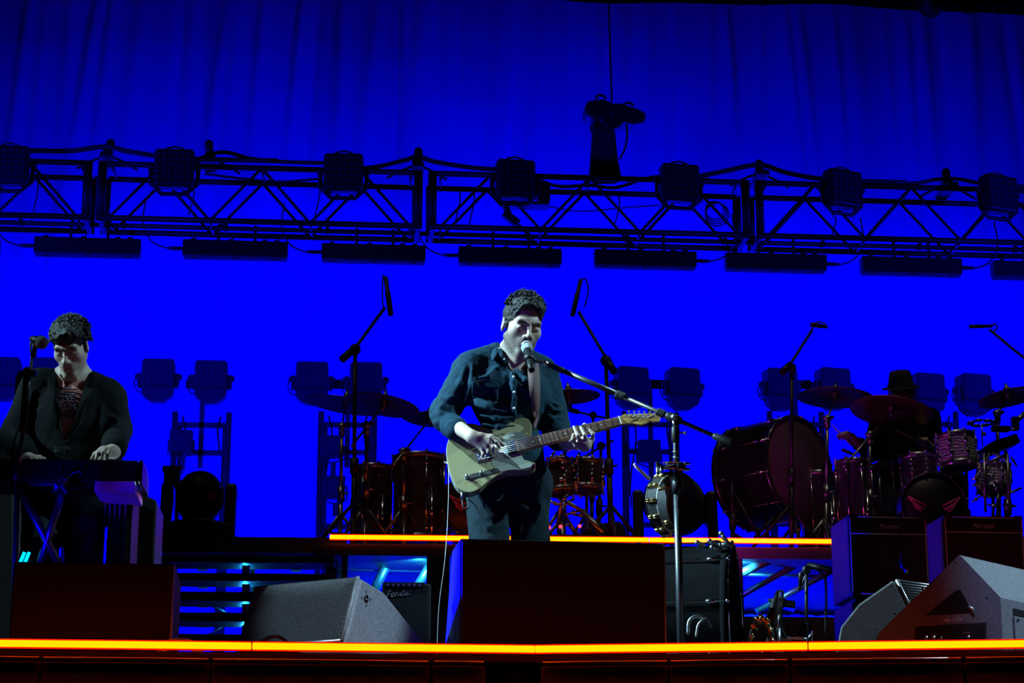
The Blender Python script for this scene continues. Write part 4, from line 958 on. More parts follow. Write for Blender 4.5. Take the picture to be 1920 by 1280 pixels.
# tall cabinets at the right
def stack_cab(label, x0, x1, ytl, Y, ybot, logo_px, h):
    a, b = PX(x0, Y, 0), PX(x1, Y + .01, 0); zt_, zb_ = P(x0, ytl, Y).z, P(x0, ybot, Y).z; W = (b - a).length; t = (b - a).normalized(); n = V(-t.y, t.x, 0)
    th = T('guitar_cabinet', label, 'amplifier', (a + b) / 2 + n * .18 + V(0, 0, zb_)); q = lambda u, d, z: a + t * u + n * d + V(0, 0, z)
    MB().box(q(W / 2, .19, (zt_ + zb_) / 2), (W, .36, zt_ - zb_), (t, n, UZ)).build('cabinet', 'cabinet_vinyl', th, bevel=.012)
    zl = zt_ - h
    MB().box(q(W / 2, .006, (zt_ - .02 + zl) / 2), (W - .03, .012, zt_ - .024 - zl), (t, n, UZ)).build('logo_panel', 'plastic_black', th, bevel=.002)
    MB().box(q(W / 2, .008, (zl + zb_) / 2), (W - .03, .012, zl - zb_ - .04), (t, n, UZ)).build('grille_cloth', 'grille_black', th, bevel=.002)
    for z in (zt_ - .012, zl, zb_ + .016): MB().tube([q(.01, .002, z), q(W - .01, .002, z)], .0035, 6).build('piping', 'piping', th)
    for u in (.012, W - .012): MB().tube([q(u, .002, zb_ + .016), q(u, .002, zt_ - .012)], .0035, 6).build('piping', 'piping', th)
    text('Marshall', .034, q(W * logo_px, -.002, (zt_ + zl) / 2 - .012), t, UZ, 'print_grey', th, shear=.35)
    for u in (.03, W - .03):
        for z in (zt_, zb_): MB().box(q(u, .015, z - (.012 if z == zt_ else -.012)), (.05, .035, .03), (t, n, UZ)).build('corner_cap', 'black_metal', th, bevel=.008)
    lo = T('cabinet_base', 'dark box under the ' + label.split(' with')[0], 'case', (a + b) / 2 + n * .2)
    MB().box(q(W / 2, .2, (zb_ - .02) / 2), (W - .01, .38, zb_ - .03), (t, n, UZ)).build('body', 'cabinet_vinyl', lo, bevel=.01)
    MB().box(q(W / 2, .19, zb_ - .012), (W - .06, .3, .022), (t, n, UZ)).build('lid', 'black_paint', lo)
    return th
stack_cab('left guitar cabinet with a white script logo, its side glowing purple', 1606, 1759, 964, 10.6, 1118, .52, .098)
stack_cab('right guitar cabinet with a white script logo, cut by the picture edge', 1789, 1945, 965, 10.9, 1118, .49, .09)
am_ = T('microphone', 'small microphone hanging before the left guitar cabinet’s grille'.replace('’', "'"), 'microphone', P(1694, 1062, 10.5))
MB().tube(curve3([P(1690, 961, 10.62), P(1690, 962, 10.56), P(1689, 1000, 10.54), P(1690, 1048, 10.5)], 5), .0035, 6).build('cable', 'cable_black', am_); MB().tube([P(1690, 1048, 10.5), P(1693, 1060, 10.48), P(1700, 1070, 10.45)], [.014, .016, .012], 8).build('body', 'black_metal', am_); MB().sph(P(1701, 1070, 10.45), .017, 10, 8).build('mesh_head', 'dull_chrome', am_)

# ---------------------------------------------------------------- the singer's kick drum and small gear
nk = V(.965, -.26, 0).normalized(); Rk = .33; ck = P(1374, 1150, 9.15); ck.z = .35
kd = drum('kick_drum', 'black kick drum lying sideways on the floor right of the singer’s microphone stand'.replace('’', "'"), ck - nk * .23, nk, Rk, .45, 'drum_matte', 10, 'drum_matte', hoop='drum_matte', a_off=.5)
MB().torus(ck + nk * .012, nk, Rk * 1.03, .004, 48, 6).build('hoop_trim', 'chrome', kd)
for s in (-1, 1): MB().tube([ck + V(-.1, s * .25, -.14), ck + V(.02, s * .38, -.335)], .009, 8).build('spur', 'dull_chrome', kd)
pdl = T('kick_pedal', 'dark beater pedal at the foot of the sideways kick drum', 'pedal', PX(1305, 8.62, 0))
MB().box(PX(1310, 8.62, .02), (.1, .24, .02)).build('footboard', 'dull_chrome', pdl, bevel=.004)
MB().tube(curve3([P(1290, 1190, 8.62), P(1292, 1165, 8.62), P(1305, 1155, 8.62), P(1320, 1158, 8.62)], 5), .008, 8).tube(curve3([P(1305, 1195, 8.60), P(1310, 1170, 8.60), P(1325, 1160, 8.60), P(1334, 1175, 8.60)], 5), .006, 8).build('frame', 'dull_chrome', pdl)
# clip microphone and wing bolts on top of the kick drum
km = T('multi_clamp', 'wing bolts and clamp on the top hoop of the sideways kick drum', 'clamp', P(1358, 1022, 8.95))
for a, b in (((1307, 1017), (1318, 1022)), ((1330, 1014), (1342, 1020)), ((1352, 1000), (1362, 1014)), ((1350, 1022), (1372, 1020)), ((1335, 1026), (1350, 1030))):
    mb = MB(); mb.cyl(P(*a, 8.95), P(*b, 8.95), .010).sph(P(*a, 8.95), .012).sph(P(*b, 8.95), .010); mb.build('wing_bolt', 'dull_chrome', km)
floor_stand('microphone_stand', 'short stand with a drooping microphone in front of the blue opening', 1512, 8.9, (1512, 1068), 0, 'black_metal', [(1556, 1067, -.03), (1530, 1062, 0), (1505, 1066, 0)], None, .0075, rad=.16, a0=.3)
pencil_mic('black microphone drooping from the short stand before the blue opening', (1502, 1072), (1500, 1098), 8.88, .010, [(1499, 1104), (1520, 1066), (1545, 1080), (1549, 1120), (1548, 1190)])
floor_stand('microphone_stand', 'low straight stand right of the sideways kick drum', 1457, 7.9, (1457, 1140), 0, 'dull_chrome', None, None, .007, rad=.1, legs=False)
MB_ = MB(); MB_.lathe([(0, 0), (.07, .004), (.075, .014), (.02, .02)], PX(1457, 7.9, 0), (0, 0, 1), 20)
tag(MB_.build('stand_base', 'black_metal'), 'round base plate under the low straight stand', 'stand base')
mk = T('microphone', 'stout black microphone tilted on the low straight stand', 'microphone', P(1450, 1140, 7.88))
p, q = P(1443, 1176, 7.88), P(1460, 1108, 7.88); d = (q - p).normalized()
MB().tube([p, lerp(p, q, .2), lerp(p, q, .65), lerp(p, q, .8), q], [.018, .022, .020, .013, .010], 12).build('body', 'black_metal', mk); MB().tube(curve3([q, q + V(.015, 0, -.0), P(1466, 1130, 7.9), P(1461, 1150, 7.9)], 5), .004, 6).build('cable', 'cable_black', mk)
floor_stand('microphone_stand', 'low boom arm stretched level behind the stout tilted microphone', 1462, 8.7, (1464, 1130), 0, 'black_metal', [(1490, 1133, 0), (1464, 1130, 0), (1440, 1124, 0)], None, .009, rad=.14)
# half-ring tambourine standing on the floor
tb = T('tambourine', 'second tambourine with brass jingles standing upright on the stage edge', 'tambourine', PX(1428, 7.7, 0))
ct = P(1428, 1206, 7.7); ct.z = .014; R = .058; SY = (P(1428, 1160, 7.7).z - .014) / R
MB().torus(ct, (.15, -1, 0), R, .012, 24, 8, 0, PI, sx=.80, sy=SY, up=(0, 0, 1)).build('frame', 'drum_black', tb)
x, y, z = frame((.15, -1, 0))
for k in range(9):
    a = .25 + k * (PI - .5) / 8; p = ct + x * (R * .8 * math.cos(a)) + y * (R * SY * math.sin(a)); d = (x * math.cos(a) * -math.sin(a) + y * math.cos(a)).normalized()
    for s in (-1, 1): MB().lathe([(0, .003), (.014, .002), (.014, -.002), (0, -.003)], p + V(0, -.010 + s * .002, 0) + d * (.004 * s), V(math.sin(a * 3) * .7, -.5, math.cos(a) * .6), 12).build('jingle', 'brass', tb)
fp = T('foot_pedal', 'small chrome foot pedal loop and strut right of the stout microphone', 'pedal', PX(1500, 7.75, 0))
MB().torus(P(1494, 1196, 7.7), (0, -.3, 1), .036, .003, 24, 6, sy=.5).build('toe_loop', 'chrome', fp)
MB().cyl(P(1502, 1214, 7.72), P(1523, 1183, 7.75), .0045).cyl(P(1523, 1183, 7.75), P(1521, 1206, 7.78), .003).build('strut', 'chrome', fp)
MB().box(PX(1495, 7.75, .012), (.09, .18, .016)).build('footboard', 'dull_chrome', fp, bevel=.003)

# ---------------------------------------------------------------- singer's microphone stand with boom
YS = 8.72
ms = T('microphone_stand', 'heavy black microphone stand with a long slanted boom in front of the singer', 'microphone stand', PX(1279, YS, 0))
zg = lambda py: P(1270, py, YS).z
bs_ = PX(1279, YS, 0); pt = P(1266, 800, YS)
at = lambda py: lerp(bs_, pt, (zg(py) - bs_.z) / (pt.z - bs_.z))
MB().cyl(bs_ + V(0, 0, .02), at(905), .0155, seg=14).build('lower_tube', 'satin_dark', ms)
MB().cyl(at(925), at(895), .021, seg=14).build('height_clutch', 'black_metal', ms)
MB().cyl(at(905), at(800), .011, seg=12).build('upper_tube', 'black_metal', ms)
MB().tube([at(830), at(826), at(803), at(798)], [.012, .018, .018, .012], 12).build('tilt_collar', 'black_metal', ms)
for py in (846, 856): MB().cyl(at(py + 3), at(py), .014, seg=12).build('ring', 'dull_chrome', ms)
MB().lathe([(0, 0), (.14, .004), (.145, .018), (.03, .026), (.02, .04)], bs_, (0, 0, 1), 28).build('base', 'black_metal', ms)
b0, b1 = P(1374, 832, YS - .06), P(1012, 676, YS + .20)
bl = lambda t: lerp(b0, b1, t)
dB = (b1 - b0).normalized()
MB().tube([bl(0), bl(.01), bl(.09), bl(.10)], [.016, .019, .016, .010], 12).build('counterweight', 'black_metal', ms)
MB().cyl(bl(.08), bl(.58), .0095, seg=12).build('boom', 'satin_dark', ms)
MB().tube([bl(.26), bl(.27), bl(.33), bl(.34)], [.014, .02, .02, .014], 12).build('pivot_block', 'black_metal', ms)
for t0 in (.345, .555):
    MB().tube([bl(t0 + .005 * k) for k in range(9)], [.019 if k % 2 else .016 for k in range(9)], 12).build('grip_sleeve', 'rubber', ms)
MB().cyl(bl(.58), bl(.87), .0125, seg=12).build('outer_boom', 'satin_dark', ms)
MB().tube([bl(.87), bl(.875), bl(.95), bl(.955)], [.011, .015, .013, .008], 12).build('boom_tip', 'black_metal', ms)
MB().cyl(bl(.955), bl(.99), .008, seg=10).sph(bl(.972), .012, 10, 8).build('thread', 'chrome', ms)
MB().cyl(at(800), bl(.30), .010).sph(bl(.30) + V(0, -.02, 0), .016).build('hinge', 'dull_chrome', ms)
MB().cyl(at(810), at(810) + V(.035, -.01, -.005), .005).sph(at(810) + V(.04, -.01, -.005), .008).build('wing_screw', 'dull_chrome', ms)
mic_h, mic_t = P(988, 652, YS + .16), P(997, 694, YS + .04)
d = (mic_h - mic_t).normalized()
MB().tube([lerp(bl(.99), mic_t, 0), lerp(bl(.99), lerp(mic_t, mic_h, .5), .6), lerp(mic_t, mic_h, .5)], .010, 8).tube([lerp(mic_t, mic_h, .42), lerp(mic_t, mic_h, .62)], [.021, .023], 12).build('clip', 'black_metal', ms)
vm = T('vocal_microphone', 'black vocal microphone with a silver mesh head at the singer’s lips'.replace('’', "'"), 'microphone', mic_t)
L_ = (mic_h - mic_t).length
MB().tube([mic_t, mic_t + d * .008, mic_t + d * .03, mic_t + d * (L_ - .02)], [.013, .0145, .0145, .0185], 14).build('handle', 'plastic_black', vm)
MB().cyl(mic_t + d * .022, mic_t + d * .027, .0153, seg=14).build('ring', 'chrome', vm)
MB().lathe([(.0185, -.022), (.025, -.008), (.0262, .004), (.0262, .010), (.024, .022), (.016, .033), (0, .037)], mic_h, d, 20).build('mesh_head', 'mesh_silver', vm)
MB().torus(mic_h + d * .006, d, .0262, .0022, 24, 6).build('head_band', 'chrome', vm)
# tambourine clamp and half moon tambourine
cl2 = T('tambourine_clamp', 'shiny clamp gripping the heavy stand above the half-moon tambourine', 'clamp', at(878))
X = CR; 
c = at(878) + V(0, -.025, 0)
MB().box(c + X * -.02, (.11, .035, .018), (X, V(0, 1, 0), UZ)).box(c + X * -.02 + V(0, 0, .02), (.08, .03, .006), (X, V(0, 1, 0), UZ)).build('jaw', 'chrome', cl2, bevel=.003)
MB().box(c + X * .012, (.03, .05, .034), (X, V(0, 1, 0), UZ)).build('jaw', 'chrome', cl2, bevel=.004)
for s in (-1, 1):
    for k in (0, 1): MB().cyl(c + X * .026 + V(0, -.014, s * .012), c + X * (.042 + .012 * k) + V(0, -.014, s * .012), .009 - .003 * k, seg=6).build('nut', 'chrome', cl2)
MB().cyl(P(1233, 905, YS - .06), P(1232, 866, YS - .05), .006).cyl(P(1236, 893, YS - .05), P(1236, 866, YS - .05), .004).box(P(1238, 879, YS - .05), (.02, .03, .022)).build('post', 'chrome', cl2)
MB().tube([P(1236, 880, YS - .05), P(1247, 878, YS - .04), c + X * -.03], .008, 8).build('arm', 'chrome', cl2)
MB().cyl(P(1262, 872, YS - .04), P(1249, 868, YS - .06), .005).build('lever', 'chrome', cl2)
nt_ = (CR * .80 - V(CF.x, CF.y, 0).normalized() * .60).normalized()
c0 = P(1262, 946, YS - .10); fx_, fy_ = (CR * .6 + V(CF.x, CF.y, 0).normalized() * .8).normalized(), UZ
# crescent outline in the tambourine plane (u along the plane's horizontal, v up), metres
Ro, Ri = .122, .105
def cres(n=22):
    o = []; i_ = []
    for k in range(n + 1):
        a = PI * .5 + .12 + (PI * 1.0 - .24) * k / n + .12
        o.append((math.cos(a) * Ro * 1.02, math.sin(a) * Ro))
    for k in range(n + 1):
        a = PI * .5 + .42 + (PI - .84) * k / n + .12
        i_.append((math.cos(a) * Ri * .62 + .018, math.sin(a) * Ri * .9))
    return o, i_
o_, i_ = cres(); ring_ = o_ + i_[::-1]
q = lambda uv, d=0.: c0 + fx_ * uv[0] + fy_ * uv[1] + nt_ * d
tm = T('tambourine', 'black half-moon tambourine with brass jingles and a white edge on the heavy stand', 'tambourine', c0)
def wall(mb, path, d0, d1, th_):
    n = len(path)
    for k in range(n):
        a, b = path[k], path[(k + 1) % n]
        mb.prism([q(a, d0), q(b, d0), q(b, d1), q(a, d1)], nt_.cross(q(b) - q(a)).normalized() * th_)
    return mb
mb = MB(); wall(mb, ring_, -.052, 0, .005); mb.build('frame', 'black_paint', tm)
MB().tube([q(p, .001) for p in ring_], .0019, 6, closed=True).build('edge_line', 'button_pearl', tm)
MB().tube([q(p, -.052) for p in ring_], .0025, 6, closed=True).build('rear_edge', 'drum_black', tm)
for path, ks in ((o_, (2, 6, 10, 14, 18, 21)), (i_, (3, 18))):
    for k in ks:
        p = path[k]; pn = path[min(k + 1, len(path) - 1)]; pp = path[max(k - 1, 0)]; tg = (q(pn) - q(pp)).normalized()
        out = nt_.cross(tg).normalized()
        for s in (-1, 1):
            for e in (-1, 1): MB().lathe([(0, .003), (.006, .005), (.0155, .0015), (.016, -.001), (0, -.001)], q(p, -.026) + nt_ * (s * .0115) + tg * (e * .004), tg * e, 12).build('jingle', 'brass', tm)
MB().tube([q(o_[1], -.026), q(o_[1], -.026) + V(0, 0, .04), P(1238, 880, YS - .05)], .005, 8).build('mount_rod', 'chrome', tm)
sk_ = T('drumstick', 'bare drumstick leaning out of the top of the half-moon tambourine', 'drumstick', P(1213, 893, YS - .08))
MB().tube([P(1190, 871, YS - .08), P(1191.5, 873, YS - .08), P(1218, 899, YS - .06)], [.004, .0065, .0085], 10).build('shaft', 'stick_wood', sk_); MB().sph(P(1190, 871, YS - .08), .006, 8, 6).build('tip', 'button_pearl', sk_)

# ---------------------------------------------------------------- keyboard corner
YK = 8.2
kb = T('keyboard', 'long black stage keyboard seen from behind, under the keyboard player’s hands'.replace('’', "'"), 'keyboard', P(110, 880, YK))
a, b = P(-60, 860, YK), P(258, 863, YK); zt_, zb_ = P(100, 860, YK).z, P(100, 902, YK).z
MB().prism([V(a.x, YK, zb_), V(b.x, YK, zb_ - .0), V(b.x, YK, zt_), V(a.x, YK, zt_)], (0, .30, 0)).build('case', 'plastic_black', kb, bevel=.006)
MB().prism([V(b.x + .001, YK + .01, zb_), V(b.x + .001, YK + .3, zb_), V(b.x + .001, YK + .3, zt_ - .02), V(b.x + .001, YK + .16, zt_ + .01), V(b.x + .001, YK + .02, zt_ + .004)], (.018, 0, 0)).build('end_cheek', 'black_metal', kb, bevel=.003)
for k in range(52):
    x = b.x - .06 - k * .0136
    if x > a.x: pass
mbk = MB()
for k in range(44): mbk.box((b.x - .05 - k * .0146, YK + .24, zt_ + .006), (.0136, .13, .014))
o = mbk.build('white_keys', 'button_pearl', kb); o['kind'] = 'stuff'
for px, py in ((95, 857), (228, 860)): MB().box(P(px, py, YK + .03), (.008, .01, .014)).build('rear_knob', 'chrome', kb)
for px in (115,): MB().box(P(px, 880, YK - .003), (.004, .006, .03)).build('seam', 'dull_chrome', kb)
ks = T('keyboard_stand', 'folding stand of the stage keyboard with blue gleaming legs', 'stand', PX(110, YK + .1, 0))
for a, b in (((122, 904), (70, 1075)), ((30, 904), (120, 1075)), ((110, 906), (104, 922))): MB().cyl(P(*a, YK + .02), P(*b, YK + .06), .016).build('leg', 'dull_chrome', ks)
MB().cyl(P(20, 905, YK + .05), P(200, 908, YK + .05), .014).build('rail', 'black_metal', ks)
MB().tube(curve3([P(122, 900, YK - .06), P(132, 890, YK - .06), P(148, 883, YK - .07), P(153, 888, YK - .07)], 5), .005, 6).build('hook', 'dull_chrome', ks)
MB().box(P(115, 905, YK - .02), (.05, .05, .03), (V(.7, 0, .7), V(0, 1, 0), V(-.7, 0, .7))).box(P(119, 914, YK - .02), (.06, .05, .014), (V(.6, 0, -.8), V(0, 1, 0), V(.8, 0, .6))).build('clamp', 'dull_chrome', ks, bevel=.003)
mat('pink_panel', (.9, .22, .55), .5, 0, .1, 30)
lk = T('lower_keyboard', 'second keyboard tier with a bright pinkish end panel under the black one', 'keyboard', P(220, 912, 8.197))
zt2, zb2 = P(220, 902, 8.197).z, P(220, 922, 8.197).z; a, b = PX(178, 8.197, zt2), PX(254, 8.197, zt2)
MB().prism([V(a.x, 8.197, zb2), V(b.x, 8.197, zb2), V(b.x - .0, 8.197, zt2), V(a.x, 8.197, zt2)], (0, .3, 0)).build('case', 'pink_panel', lk, bevel=.002)
for k in (0, 1): MB().cyl(P(254 + 7 * k, 902, 8.197), P(259 + 7 * k, 922, 8.197), .004).build('end_rod', 'bare_metal', lk)
for px, py in ((197, 906), (240, 920)): MB().cyl(P(px, py, 8.336), P(px, py, 8.1975), .005).build('bolt', 'head_black', lk)
rk_ = T('ribbed_cabinet', 'black cabinet with five thin vertical metal strips under the lower keyboard', 'cabinet', PX(210, 8.5, 0))
a, b = PX(186, 8.46, 0), PX(233, 8.46, 0); zz = P(210, 925, 8.46).z
MB().box(((a.x + b.x) / 2, 8.6, zz / 2), (b.x - a.x, .26, zz - .01)).build('body', 'plastic_black', rk_, bevel=.003)
for px in (190, 199, 209, 218, 229): p = PX(px, 8.455, zz / 2); MB().box(p, (.006, .02, zz - .02)).build('metal_strip', 'chrome', rk_)
cb_ = T('speaker_cabinet', 'dark slope-topped cabinet right of the ribbed one, behind the left loudspeaker', 'speaker', PX(255, 9.0, 0))
z0, z1 = P(250, 926, 9.0).z, P(277, 937, 9.0).z; a, m_, b = PX(232, 9.0, 0), PX(252, 9.0, 0), PX(278, 9.0, 0)
MB().prism([V(a.x, 9, .01), V(b.x, 9, .01), V(b.x, 9, z1), V(m_.x, 9, z0), V(a.x, 9, z0)], (0, .35, 0)).build('cabinet', 'plastic_black', cb_, bevel=.008)
MB().cyl(P(247, 932, 8.99), P(231, 1018, 8.99), .004).build('cable', 'cable_black', cb_); MB().sph(P(230, 1019, 8.98), .009).sph(P(246, 1031, 8.99), .006).build('stud', 'chrome', cb_)
tl = T('twin_tube_lamp', 'two short glowing cyan tubes low down at the left behind the loudspeaker', 'stage light', P(46, 1045, 8.35))
mat('cyan_tube', (.1, .3, .4), .4, emis=(0.0, .45, 1.0), estr=2.2)
for k in (0, 1): MB().cyl(P(37 + 9 * k, 1056, 8.3), P(46 + 9 * k, 1035, 8.3), .0065).build('tube', 'cyan_tube', tl)
MB().box(P(44, 1060, 8.33), (.08, .04, .04)).build('holder', 'black_metal', tl, bevel=.004)
MB().cyl(P(44, 1062, 8.33), PX(44, 8.33, 0), .012).build('foot', 'black_metal', tl)
# keyboard player's microphone
YM = 7.95
pm = T('microphone_stand', 'slim microphone stand in front of the keyboard player at the left', 'microphone stand', PX(24, YM, 0))
pb, p1, p2, p3 = PX(24, YM, 0), P(33, 885, YM), P(44, 800, YM + .02), P(60, 668, YM + .06)
MB().cyl(pb, p1, .011).build('lower_tube', 'dull_chrome', pm); MB().tube([P(31, 900, YM), P(31.5, 897, YM), P(34, 872, YM), P(34, 868, YM)], [.012, .018, .018, .012], 10).build('clutch', 'black_metal', pm)
MB().cyl(p1, p2, .008).build('upper_tube', 'dull_chrome', pm); MB().tube([p2 - V(.005, 0, .02), p2, P(50, 700, YM + .05)], [.012, .014, .012], 10).build('boom_block', 'black_metal', pm)
MB().cyl(p2, p3, .006).build('boom', 'dull_chrome', pm); MB().sph(P(51, 698, YM + .05), .022).box(P(56, 700, YM + .04), (.05, .03, .02)).build('hinge', 'black_metal', pm)
MB().lathe([(0, 0), (.12, .004), (.125, .016), (.02, .022)], pb, (0, 0, 1), 24).build('base', 'black_metal', pm)
MB().tube(curve3([P(60, 636, YM + .06), P(57, 650, YM + .06), P(60, 672, YM + .06), P(59, 700, YM + .05)], 5), .004, 6).tube(curve3([P(40, 790, YM - .02), P(24, 840, YM - .02), P(30, 880, YM - .02)], 5), .003, 6).build('cable', 'cable_black', pm)
km2 = T('vocal_microphone', 'black vocal microphone pointing right at the keyboard player’s shoulder'.replace('’', "'"), 'microphone', P(66, 640, YM + .06))
p, q_ = P(60, 635, YM + .07), P(78, 642, YM + .0); d = (q_ - p).normalized()
MB().tube([p, lerp(p, q_, .3), lerp(p, q_, .8)], [.012, .016, .02], 12).build('handle', 'black_metal', km2); MB().lathe([(.02, -.02), (.026, -.004), (.026, .006), (.018, .022), (0, .028)], q_, d, 16).build('mesh_head', 'mesh_silver', km2)
MB().torus(q_ + d * -.012, d, .024, .003, 18, 6).build('ring', 'chrome', km2); MB().tube([P(66, 643, YM + .04), P(65, 655, YM + .05), P(62, 668, YM + .06)], [.014, .010, .012], 8).build('clip', 'black_metal', km2)
# loose cables on the stage edge
tag(MB().tube(curve3([P(296, 1224, 7.35), P(312, 1204, 7.35), P(340, 1200, 7.36), P(362, 1205, 7.35), P(378, 1224, 7.35)], 6), .008, 8).tube(curve3([P(304, 1224, 7.33), P(322, 1206, 7.33), P(345, 1204, 7.33), P(370, 1224, 7.33)], 6), .008, 8).build('cable_coil', 'cable_white'), 'grey coil of cable on the stage edge right of the left loudspeaker', 'cable')
tag(MB().tube(curve3([P(476, 1216, 7.5), P(495, 1200, 7.5), P(514, 1193, 7.5), P(530, 1197, 7.5), P(541, 1210, 7.5), P(542, 1224, 7.5)], 6), .006, 8).tube([P(484, 1210, 7.5), P(490, 1204, 7.5)], .010, 8).build('microphone_cable', 'cable_black'), 'thin cable looping up from the stage edge before the grey wedge', 'cable')

ce = T('covered_equipment', 'dark covered stack of equipment at the left edge behind the keyboard player', 'equipment', PX(30, 10.2, 0))
pz_ = [P(26, 740, 10.2), P(28, 706, 10.2), P(35, 693, 10.2), P(50, 690, 10.2), P(70, 705, 10.2), P(74, 740, 10.2)]
MB().prism([fl(PX(74, 10.2, 0)), fl(PX(26, 10.2, 0))] + pz_, (0, .35, 0)).build('upper_cover', 'felt_hat', ce, bevel=.02)
MB().prism([fl(PX(-60, 9.95, 0)), P(-60, 806, 9.95), P(8, 800, 9.95), P(24, 803, 9.95), P(30, 830, 9.95), fl(PX(30, 9.95, 0))], (0, .2, 0)).build('lower_cover', 'cabinet_vinyl', ce, bevel=.02)

# ---------------------------------------------------------------- implicit surfaces for people
def rc(a, b, ra, rb=None):
    a = np.array(a, float); b = np.array(b, float); rb = ra if rb is None else rb; ab = b - a; L2 = max(ab @ ab, 1e-12)
    def f(p):
        t = np.clip(((p - a) @ ab) / L2, 0, 1); q = p - a - t[:, None] * ab
        return np.sqrt((q * q).sum(1)) - (ra + (rb - ra) * t)
    return f
def ell(c, r, ax=None):
    c = np.array(c, float); r = np.array(r, float); R = np.eye(3) if ax is None else np.array([list(v) for v in ax])
    def f(p):
        q = (p - c) @ R.T; k0 = np.sqrt(((q / r) ** 2).sum(1)); k1 = np.sqrt(((q / (r * r)) ** 2).sum(1)) + 1e-9
        return k0 * (k0 - 1) / k1
    return f
class SDF:
    def __init__(s, disp=None, dmax=0.0): s.ops = []; s.disp = disp; s.dmax = dmax
    def u(s, f, k=0.015): s.ops.append(('u', f, k)); return s
    def d(s, f, k=0.01): s.ops.append(('s', f, k)); return s
    def chain(s, pts, rr, k=0.01):
        for i in range(len(pts) - 1): s.u(rc(pts[i], pts[i + 1], rr[i], rr[i + 1]), k)
        return s
    def fold(s, pts, r=.010, k=.018, sink=.35): return s.chain(pts, [r * .4] + [r] * (len(pts) - 2) + [r * .4], k)
    def ev(s, p, act=None):
        v = np.full(len(p), 1.0)
        for i, (o, f, k) in enumerate(s.ops):
            if act is not None and not act[i]: continue
            g = f(p)
            if o == 'u':
                h = np.maximum(k - np.abs(v - g), 0); v = np.minimum(v, g) - h * h / (4 * k)
            else:
                g = -g; h = np.maximum(k - np.abs(v - g), 0); v = np.maximum(v, g) + h * h / (4 * k)
        return v
    def mesh(s, lo, hi, h, B=8):
        lo = np.array(lo, float); nb = np.ceil((np.array(hi, float) - lo) / (h * B)).astype(int); n = nb * B
        ax = [lo[i] + h * (np.arange(nb[i]) * B + (B - 1) / 2) for i in range(3)]
        bc = np.stack(np.meshgrid(*ax, indexing='ij'), -1).reshape(-1, 3)
        D = np.stack([f(bc) for o, f, k in s.ops], 1); half = h * B * .88
        v0 = s.ev(bc); act_b = np.abs(v0) < half * 1.25 + .012 + s.dmax
        val = np.where(v0 < 0, -1.0, 1.0).astype(np.float32).reshape(nb).repeat(B, 0).repeat(B, 1).repeat(B, 2)
        g = np.arange(B) * h; off_ = np.stack(np.meshgrid(g, g, g, indexing='ij'), -1).reshape(-1, 3)
        near = D < half + .05
        for b in np.nonzero(act_b)[0]:
            i, j, k = np.unravel_index(b, nb); o = lo + h * B * np.array((i, j, k)); p = off_ + o
            a = near[b] if near[b].any() else None
            if a is None: continue
            v = s.ev(p, a)
            if s.disp is not None: v = v + s.disp(p)
            val[i * B:i * B + B, j * B:j * B + B, k * B:k * B + B] = v.reshape(B, B, B)
        return nets(val, lo, h)
def nets(val, lo, h):
    ins = val < 0; c = np.zeros(tuple(k - 1 for k in val.shape), np.int8)
    sl = [(slice(None, -1), slice(1, None))[b] for b in (0, 1)]
    for x in (0, 1):
        for y in (0, 1):
            for z in (0, 1): c += ins[sl[x], sl[y], sl[z]]
    m = (c > 0) & (c < 8); idx = np.argwhere(m); vid = np.full(m.shape, -1, np.int32); vid[m] = np.arange(len(idx))
    cor = [(x, y, z) for x in (0, 1) for y in (0, 1) for z in (0, 1)]
    cv = {q: val[idx[:, 0] + q[0], idx[:, 1] + q[1], idx[:, 2] + q[2]].astype(float) for q in cor}
    acc = np.zeros((len(idx), 3)); cnt = np.zeros(len(idx))
    for q in cor:
        for a in range(3):
            if q[a] == 0:
                r = list(q); r[a] = 1; r = tuple(r); v0, v1 = cv[q], cv[r]; d = (v0 < 0) != (v1 < 0)
                t = np.where(d, v0 / np.where(d, v0 - v1, 1), 0); p = np.tile(np.array(q, float), (len(idx), 1)); p[:, a] += t
                acc += p * d[:, None]; cnt += d
    V_ = lo + h * (idx + acc / cnt[:, None]); F = []
    for a in range(3):
        b, e = (a + 1) % 3, (a + 2) % 3
        s0 = [slice(1, -1)] * 3; s1 = [slice(1, -1)] * 3; s0[a] = slice(None, -1); s1[a] = slice(1, None)
        i0, i1 = ins[tuple(s0)], ins[tuple(s1)]; E = np.argwhere(i0 != i1)
        if not len(E): continue
        fl_ = i0[E[:, 0], E[:, 1], E[:, 2]]
        base = E.copy(); base[:, b] += 1; base[:, e] += 1
        def cell(db, de):
            q = base.copy(); q[:, b] += db - 1; q[:, e] += de - 1; return vid[q[:, 0], q[:, 1], q[:, 2]]
        quad = np.stack([cell(0, 0), cell(1, 0), cell(1, 1), cell(0, 1)], 1)
        quad[~fl_] = quad[~fl_][:, ::-1]; F.append(quad)
    return V_, np.concatenate(F)
